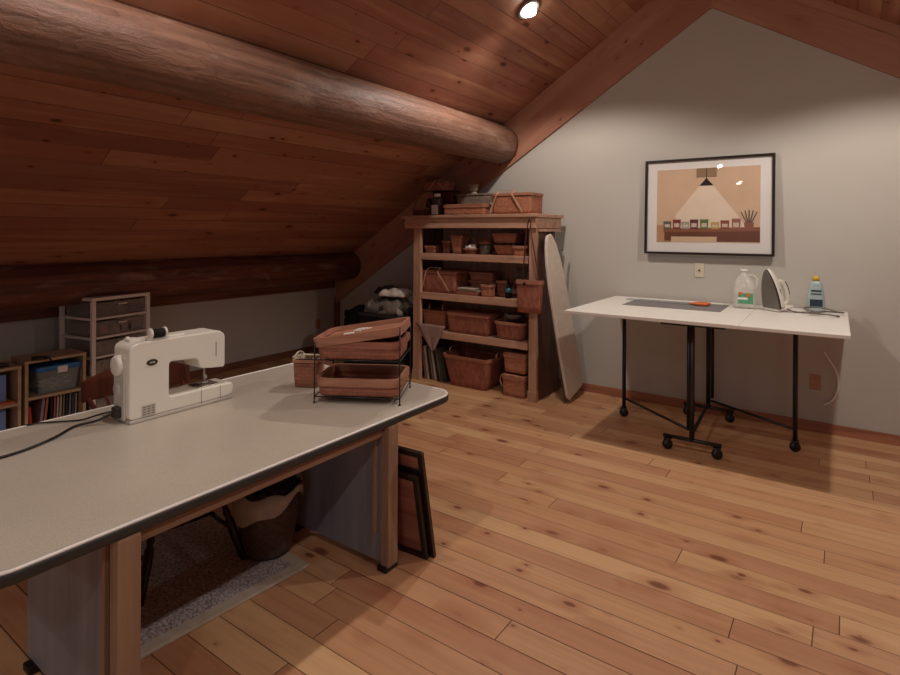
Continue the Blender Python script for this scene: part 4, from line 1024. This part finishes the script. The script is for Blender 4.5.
# wall plates
def plate(name, label, loc, mat, kind, rotz=0):
    t = thing(name, label, 'outlet' if kind == 'duplex' else 'switch', loc, rotz)
    mb = MB(); mb.box((0, -.003, 0), (.082, .006, .128), bev=.002); mb.build('cover_plate', mat, t)
    if kind == 'duplex':
        for s in (-1, 1):
            mb = MB(); mb.box((0, -.007, s*.028), (.04, .003, .032), bev=.004); r_ = mb.build('receptacle', mat, t)
            mb = MB(); mb.box((-.008, -.009, s*.028+.003), (.003, .001, .011)); mb.box((.008, -.009, s*.028+.003), (.003, .001, .011)); mb.build('slot', 'slot', r_)
    else:
        mb = MB(); mb.lathe([(0, 0), (.009, 0), (.008, .012), (0, .013)], (0, -.005, 0), 14, Matrix.Rotation(PI/2, 3, 'X')); mb.build('knob', 'greymetal', t)
    return t
plate('wall_switch', 'ivory wall plate with small knob just below the framed picture', (-1.10, WALL_Y-.001, 1.28), 'plate', 'knob')
plate('wall_outlet', 'tan duplex outlet low on the gable wall under the cutting table', (-.21, WALL_Y-.001, .40), 'plate2', 'duplex')
plate('wall_outlet', 'outlet plate on the white knee wall left of the corner', (LEFT_X+.001, 5.20, .36), 'plate2', 'duplex', PI/2)
mb = MB(); mb.tube(catmull([(-.15, WALL_Y-.012, .66), (-.115, WALL_Y-.012, .60), (-.065, WALL_Y-.012, .50), (-.055, WALL_Y-.012, .38), (-.09, WALL_Y-.012, .28), (-.15, WALL_Y-.012, .23)], 6), .009, 8)
tag(mb.build('cable', 'mat'), 'pale cord looping on the wall beside the low outlet', 'cord')

# ------------------------------------------------------------------ left cubby shelves
def cubby(label, y0, y1, top, shelf, XF=-5.20, dep=.30):
    t = thing('cubby_shelf', label, 'shelf', (XF-dep/2, (y0+y1)/2, 0), 0, 'low maple cubbies along the knee wall')
    wd = y1-y0; th_ = .022
    for s in (-1, 1):
        mb = MB(); mb.box((0, s*(wd/2-th_/2), (top-.022)/2), (dep, th_, top-.022), bev=.001); mb.build('side_panel', 'maple', t)
    mb = MB(); mb.box((0, 0, top-.011), (dep+.006, wd+.004, .022), bev=.002); mb.build('top_board', 'maple', t)
    for z in (.05, shelf):
        mb = MB(); mb.box((0, 0, z-.011), (dep-.004, wd-2*th_-.001, .022), bev=.001); mb.build('shelf', 'maple', t)
    mb = MB(); mb.box((-dep/2+.004, 0, top/2), (.006, wd-.05, top-.05)); mb.build('back_panel', 'maple', t)
    return t
cubby('maple cubby holding the blue lidded box and a row of books', 1.672, 2.10, .594, .305)
cubby('slightly lower maple cubby at the far left edge', 1.06, 1.648, .568, .285)
XF = -5.20
# blue lidded box
bb = thing('storage_box', 'clear plastic storage box with blue lid in the maple cubby', 'box', (-5.345, 1.915, .307))
mb = MB(); mb.rings([(0, .20, .27, .02), (.175, .235, .31, .02), (.175, .229, .304, .018), (.004, .194, .264, .018)], smooth=False); mb.build('tub', 'clear', bb)
mb = MB(); mb.rings([(.176, .25, .325, .02), (.20, .25, .325, .02), (.212, .24, .315, .02)], smooth=False); mb.build('lid', 'blue', bb)
mb = MB(); mb.box((.1265, .02, .178), (.002, .07, .05)); mb.build('paper_label', 'mat', bb)
mb = MB()
for i in range(16):
    c = Vector((random.uniform(-.05, .06), random.uniform(-.09, .09), .03+random.uniform(0, .07)))
    mb.tube(catmull([c+Vector((random.uniform(-.03, .03), random.uniform(-.05, .05), random.uniform(-.02, .02))) for _ in range(5)], 4), .007, 6)
o = mb.build('contents', 'ibcover', bb)
o['kind'] = 'stuff'
# black clamp lamp on cubby top
cp = thing('clamp', 'black spring clamp on the top front edge of the maple cubby', 'clamp', (-5.19, 1.76, .5945))
mb = MB(); mb.box((0, 0, .012), (.06, .05, .022), bev=.006); mb.tube([(.0, -.05, .018), (.02, .05, .012)], .016, 10); mb.build('jaw', 'wheel', cp)
mb = MB(); mb.tube([(.01, .03, .014), (.036, .06, .010), (.042, .07, -.02)], .009, 8); mb.build('lever', 'wheel', cp)
tag(MB().box((0, 0, .012), (.10, .16, .024), bev=.008).build('remote', 'wheel', None, (-5.29, 1.50, .5685), .1), 'flat black device lying on the left cubby top', 'device')
# books in the cubby
bk = [(.026, .215, (150, 134, 140), 'lilac grey'), (.022, .21, (176, 112, 66), 'orange tan'), (.024, .225, (26, 24, 26), 'black'), (.020, .215, (160, 84, 100), 'rose pink'), (.016, .205, (196, 186, 164), 'cream'), (.022, .215, (168, 148, 124), 'sand coloured'), (.018, .22, (112, 110, 92), 'olive grey'), (.024, .21, (36, 36, 40), 'charcoal'), (.018, .215, (134, 120, 140), 'mauve'), (.022, .205, (58, 70, 84), 'slate blue'), (.016, .20, (196, 190, 180), 'off white')]
y = 1.79
order = ['first', 'second', 'third', 'fourth', 'fifth', 'sixth', 'seventh', 'eighth', 'ninth', 'tenth', 'last']
for i, (th_, hh, c, nm) in enumerate(bk):
    b = thing('book', '%s book, %s from the left in the cubby row' % (nm, order[i]), 'book', (-5.36, y, .051), 0, 'books in the maple cubby')
    lean = -.10 if i < 2 else -.03
    mt = Matrix.Rotation(lean, 4, 'X')
    mm_ = plain('book_cover_' + nm.replace(' ', '_'), c, .6)
    mb = MB(); mb.box((.083, th_/2, hh/2), (.004, th_, hh)); mb.box((0, .0015, hh/2), (.17, .003, hh)); mb.box((0, th_-.0015, hh/2), (.17, .003, hh)); mb.xf(mt); mb.build('cover', mm_, b)
    mb = MB(); mb.box((-.002, th_/2, hh/2), (.16, th_-.006, hh-.01)); mb.xf(mt); mb.build('pages', 'mat', b)
    y += th_ + .0022 + (.019 if i == 1 else 0)
b = thing('book', 'short red book standing alone at the left side of the cubby', 'book', (-5.32, 1.712, .051), 0, 'books in the maple cubby')
mr = plain('book_cover_red', (186, 40, 48), .5); mt = Matrix.Rotation(.06, 4, 'X')
mb = MB(); mb.box((.083, .012, .085), (.004, .024, .17)); mb.box((0, .0015, .085), (.17, .003, .17)); mb.box((0, .0225, .085), (.17, .003, .17)); mb.xf(mt); mb.build('cover', mr, b)
mb = MB(); mb.box((-.002, .012, .085), (.16, .018, .16)); mb.xf(mt); mb.build('pages', 'mat', b)
for z, hh, lb in ((.286, .215, 'added pale blue board imitating bluish light on the upper shelf of left cubby'), (.051, .18, 'added pale blue board imitating bluish light on the bottom shelf of left cubby')):
    mb = MB(); mb.box((0, 0, hh/2), (.012, .36, hh), bev=.002); tag(mb.build('blue_light_board', 'bluelight', None, (-5.30, 1.40, z)), lb, 'board', 'added boards imitating bluish light in the left cubby')  # boards added so their blue colour imitates bluish light inside the cubby
mb = MB(); mb.box((0, 0, .008), (.09, .18, .014), bev=.003); tag(mb.build('notebook', 'orange', None, (-5.245, 1.52, .286), .1), 'red orange notebook flat on the left cubby shelf', 'notebook')

# drawer tower
dt = thing('drawer_tower', 'translucent plastic drawer tower beside the maple cubby', 'drawers', (-5.25, 2.165, 0), math.radians(12))
w_, d_, H = .56, .44, 1.035
for x in (-.015, -d_+.015):
    for y_ in (.018, w_-.018):
        mb = MB(); mb.box((x, y_, (H-.03)/2), (.03, .036, H-.03), bev=.004); mb.build('corner_post', 'frosted', dt)
mb = MB(); mb.box((-d_/2, w_/2, H-.015), (d_, w_, .03), bev=.006); mb.build('top_panel', 'frosted', dt)
ND = 6; pit = (H-.04)/ND
M['cont0'] = plain('dark_sewing_bits', (66, 60, 60), .8, vary=.4, scale=30)
for k in range(ND+0):
    z0_ = .012+pit*k
    mb = MB(); mb.box((-d_/2, .012, z0_+.008), (d_-.06, .02, .02)); mb.box((-d_/2, w_-.012, z0_+.008), (d_-.06, .02, .02)); mb.box((-d_+.012, w_/2, z0_+.008), (.02, w_-.07, .02)); mb.build('side_rail', 'frosted', dt)
    mb = MB(); hh = pit-.022
    mb.rings([(z0_+.018, d_-.05, w_-.085, .012), (z0_+hh, d_-.045, w_-.08, .012), (z0_+hh, d_-.051, w_-.086, .01), (z0_+.022, d_-.056, w_-.09, .01)], c=(-d_/2+.005, w_/2), smooth=False)
    dr = mb.build('drawer', 'drawerclear', dt)
    mb = MB(); mb.box((-.004, w_/2, z0_+.010), (.022, w_-.075, .018), bev=.004); mb.build('drawer_lip', 'frosted', dr)
    mb = MB(); mb.rings([(z0_+hh*.80, .012, .08, .005), (z0_+hh*.88, .018, .08, .005)], c=(.0, w_/2)); mb.build('drawer_pull', 'frosted', dr)
    random.seed(20+k); mb = MB()
    for i in range(9):
        s_ = .035+random.random()*.045; mb.box((-.055-(.02 if i % 2 else .22*random.random()), .07+random.random()*(w_-.16), z0_+.024+s_/2), (s_, s_*1.4, s_), rot=random.random(), bev=.004)
    o = mb.build('contents', ['liner', 'cont0', 'liner', 'fabric', 'fabric', 'cont0'][k], dr); o['kind'] = 'stuff'
mb = MB(); mb.box((-.030, .13, .012+pit*4+.075), (.008, .065, .075), bev=.003); o = mb.build('red_packet', 'pink', dt); o['label'] = 'red packet showing through the second drawer'

# corner clutter behind the desk
hp = thing('storage_hamper', 'tall dark storage hamper standing left of the bookcase', 'hamper', (-4.375, 5.02, 0))
mb = MB(); mb.rings([(0, .58, .44, .03), (.03, .60, .46, .03), (.66, .62, .48, .03), (.66, .60, .46, .03), (.60, .59, .45, .03)], smooth=False); mb.build('body', 'blackcloth', hp)
mb = MB(); R = [[(x, y, z) for x, y in rrect(.64+2*e, .50+2*e, .04, 5)] for z, e in ((.64, 0), (.668, 0), (.668, -.025), (.64, -.025))]; mb.loft(R+[R[0]], False, False, smooth=False); mb.build('rim', 'rubber', hp)
def cloth_pile(name, label, loc, w_, d_, hh, mat, seed, rz=0):
    mb = MB(); n = 22; g_ = []
    for i in range(n+1):
        row = []
        for k in range(n+1):
            x, y = (i/n-.5), (k/n-.5); r_ = max(abs(x), abs(y))*2
            z = hh*(1-r_**6)*(.75+.45*noise.noise(Vector((x*4+seed, y*4, seed)))) if r_ < 1 else 0
            f = 1+.05*noise.noise(Vector((x*6, y*6, seed+4)))
            row.append(mb.bm.verts.new((x*w_*f, y*d_*f, max(z, 0)+.001)))
        g_.append(row)
    for i in range(n):
        for k in range(n): mb.face([g_[i][k], g_[i+1][k], g_[i+1][k+1], g_[i][k+1]], None, True)
    mb.face([r[0] for r in g_] + g_[-1][1:] + [r[-1] for r in reversed(g_[:-1])] + list(reversed(g_[0][1:-1])))
    return tag(mb.build(name, mat, None, loc, rz), label, 'fabric', 'folded cloth on the hamper')
cloth_pile('fabric_bundle', 'patterned fabric heap filling the top of the dark hamper', (-4.365, 5.02, .670), .56, .42, .22, 'fabric', 2.2)
cloth_pile('fabric_bundle', 'pale folded cloth on top of the heap beside the bookcase', (-4.27, 4.98, .875), .34, .26, .09, 'ibcover', 7.9, .2)
cloth_pile('fabric_bundle', 'dark brown cloth on top of the fabric heap at its left', (-4.50, 5.08, .875), .28, .22, .10, 'cont0', 4.1, -.3)
bg = thing('black_bag', 'black rounded bag hanging off the left side of the hamper', 'bag', (-4.875, 4.93, .0))
mb = MB(); mb.loft([[(x*a+ox, y*b, z) for x, y in rrect(1, 1, .3, 6)] for z, a, b, ox in ((0, .20, .22, .03), (.03, .26, .26, .03), (.35, .28, .28, .02), (.56, .25, .26, .02), (.66, .19, .20, .04), (.73, .06, .08, .09))]); mb.build('body', 'blackcloth', bg)
mb = MB(); mb.tube(catmull([(-.10, 0, .60), (-.155, 0, .64), (-.16, 0, .58), (-.11, 0, .54)], 6), .018, 8); mb.build('strap', 'blackcloth', bg)
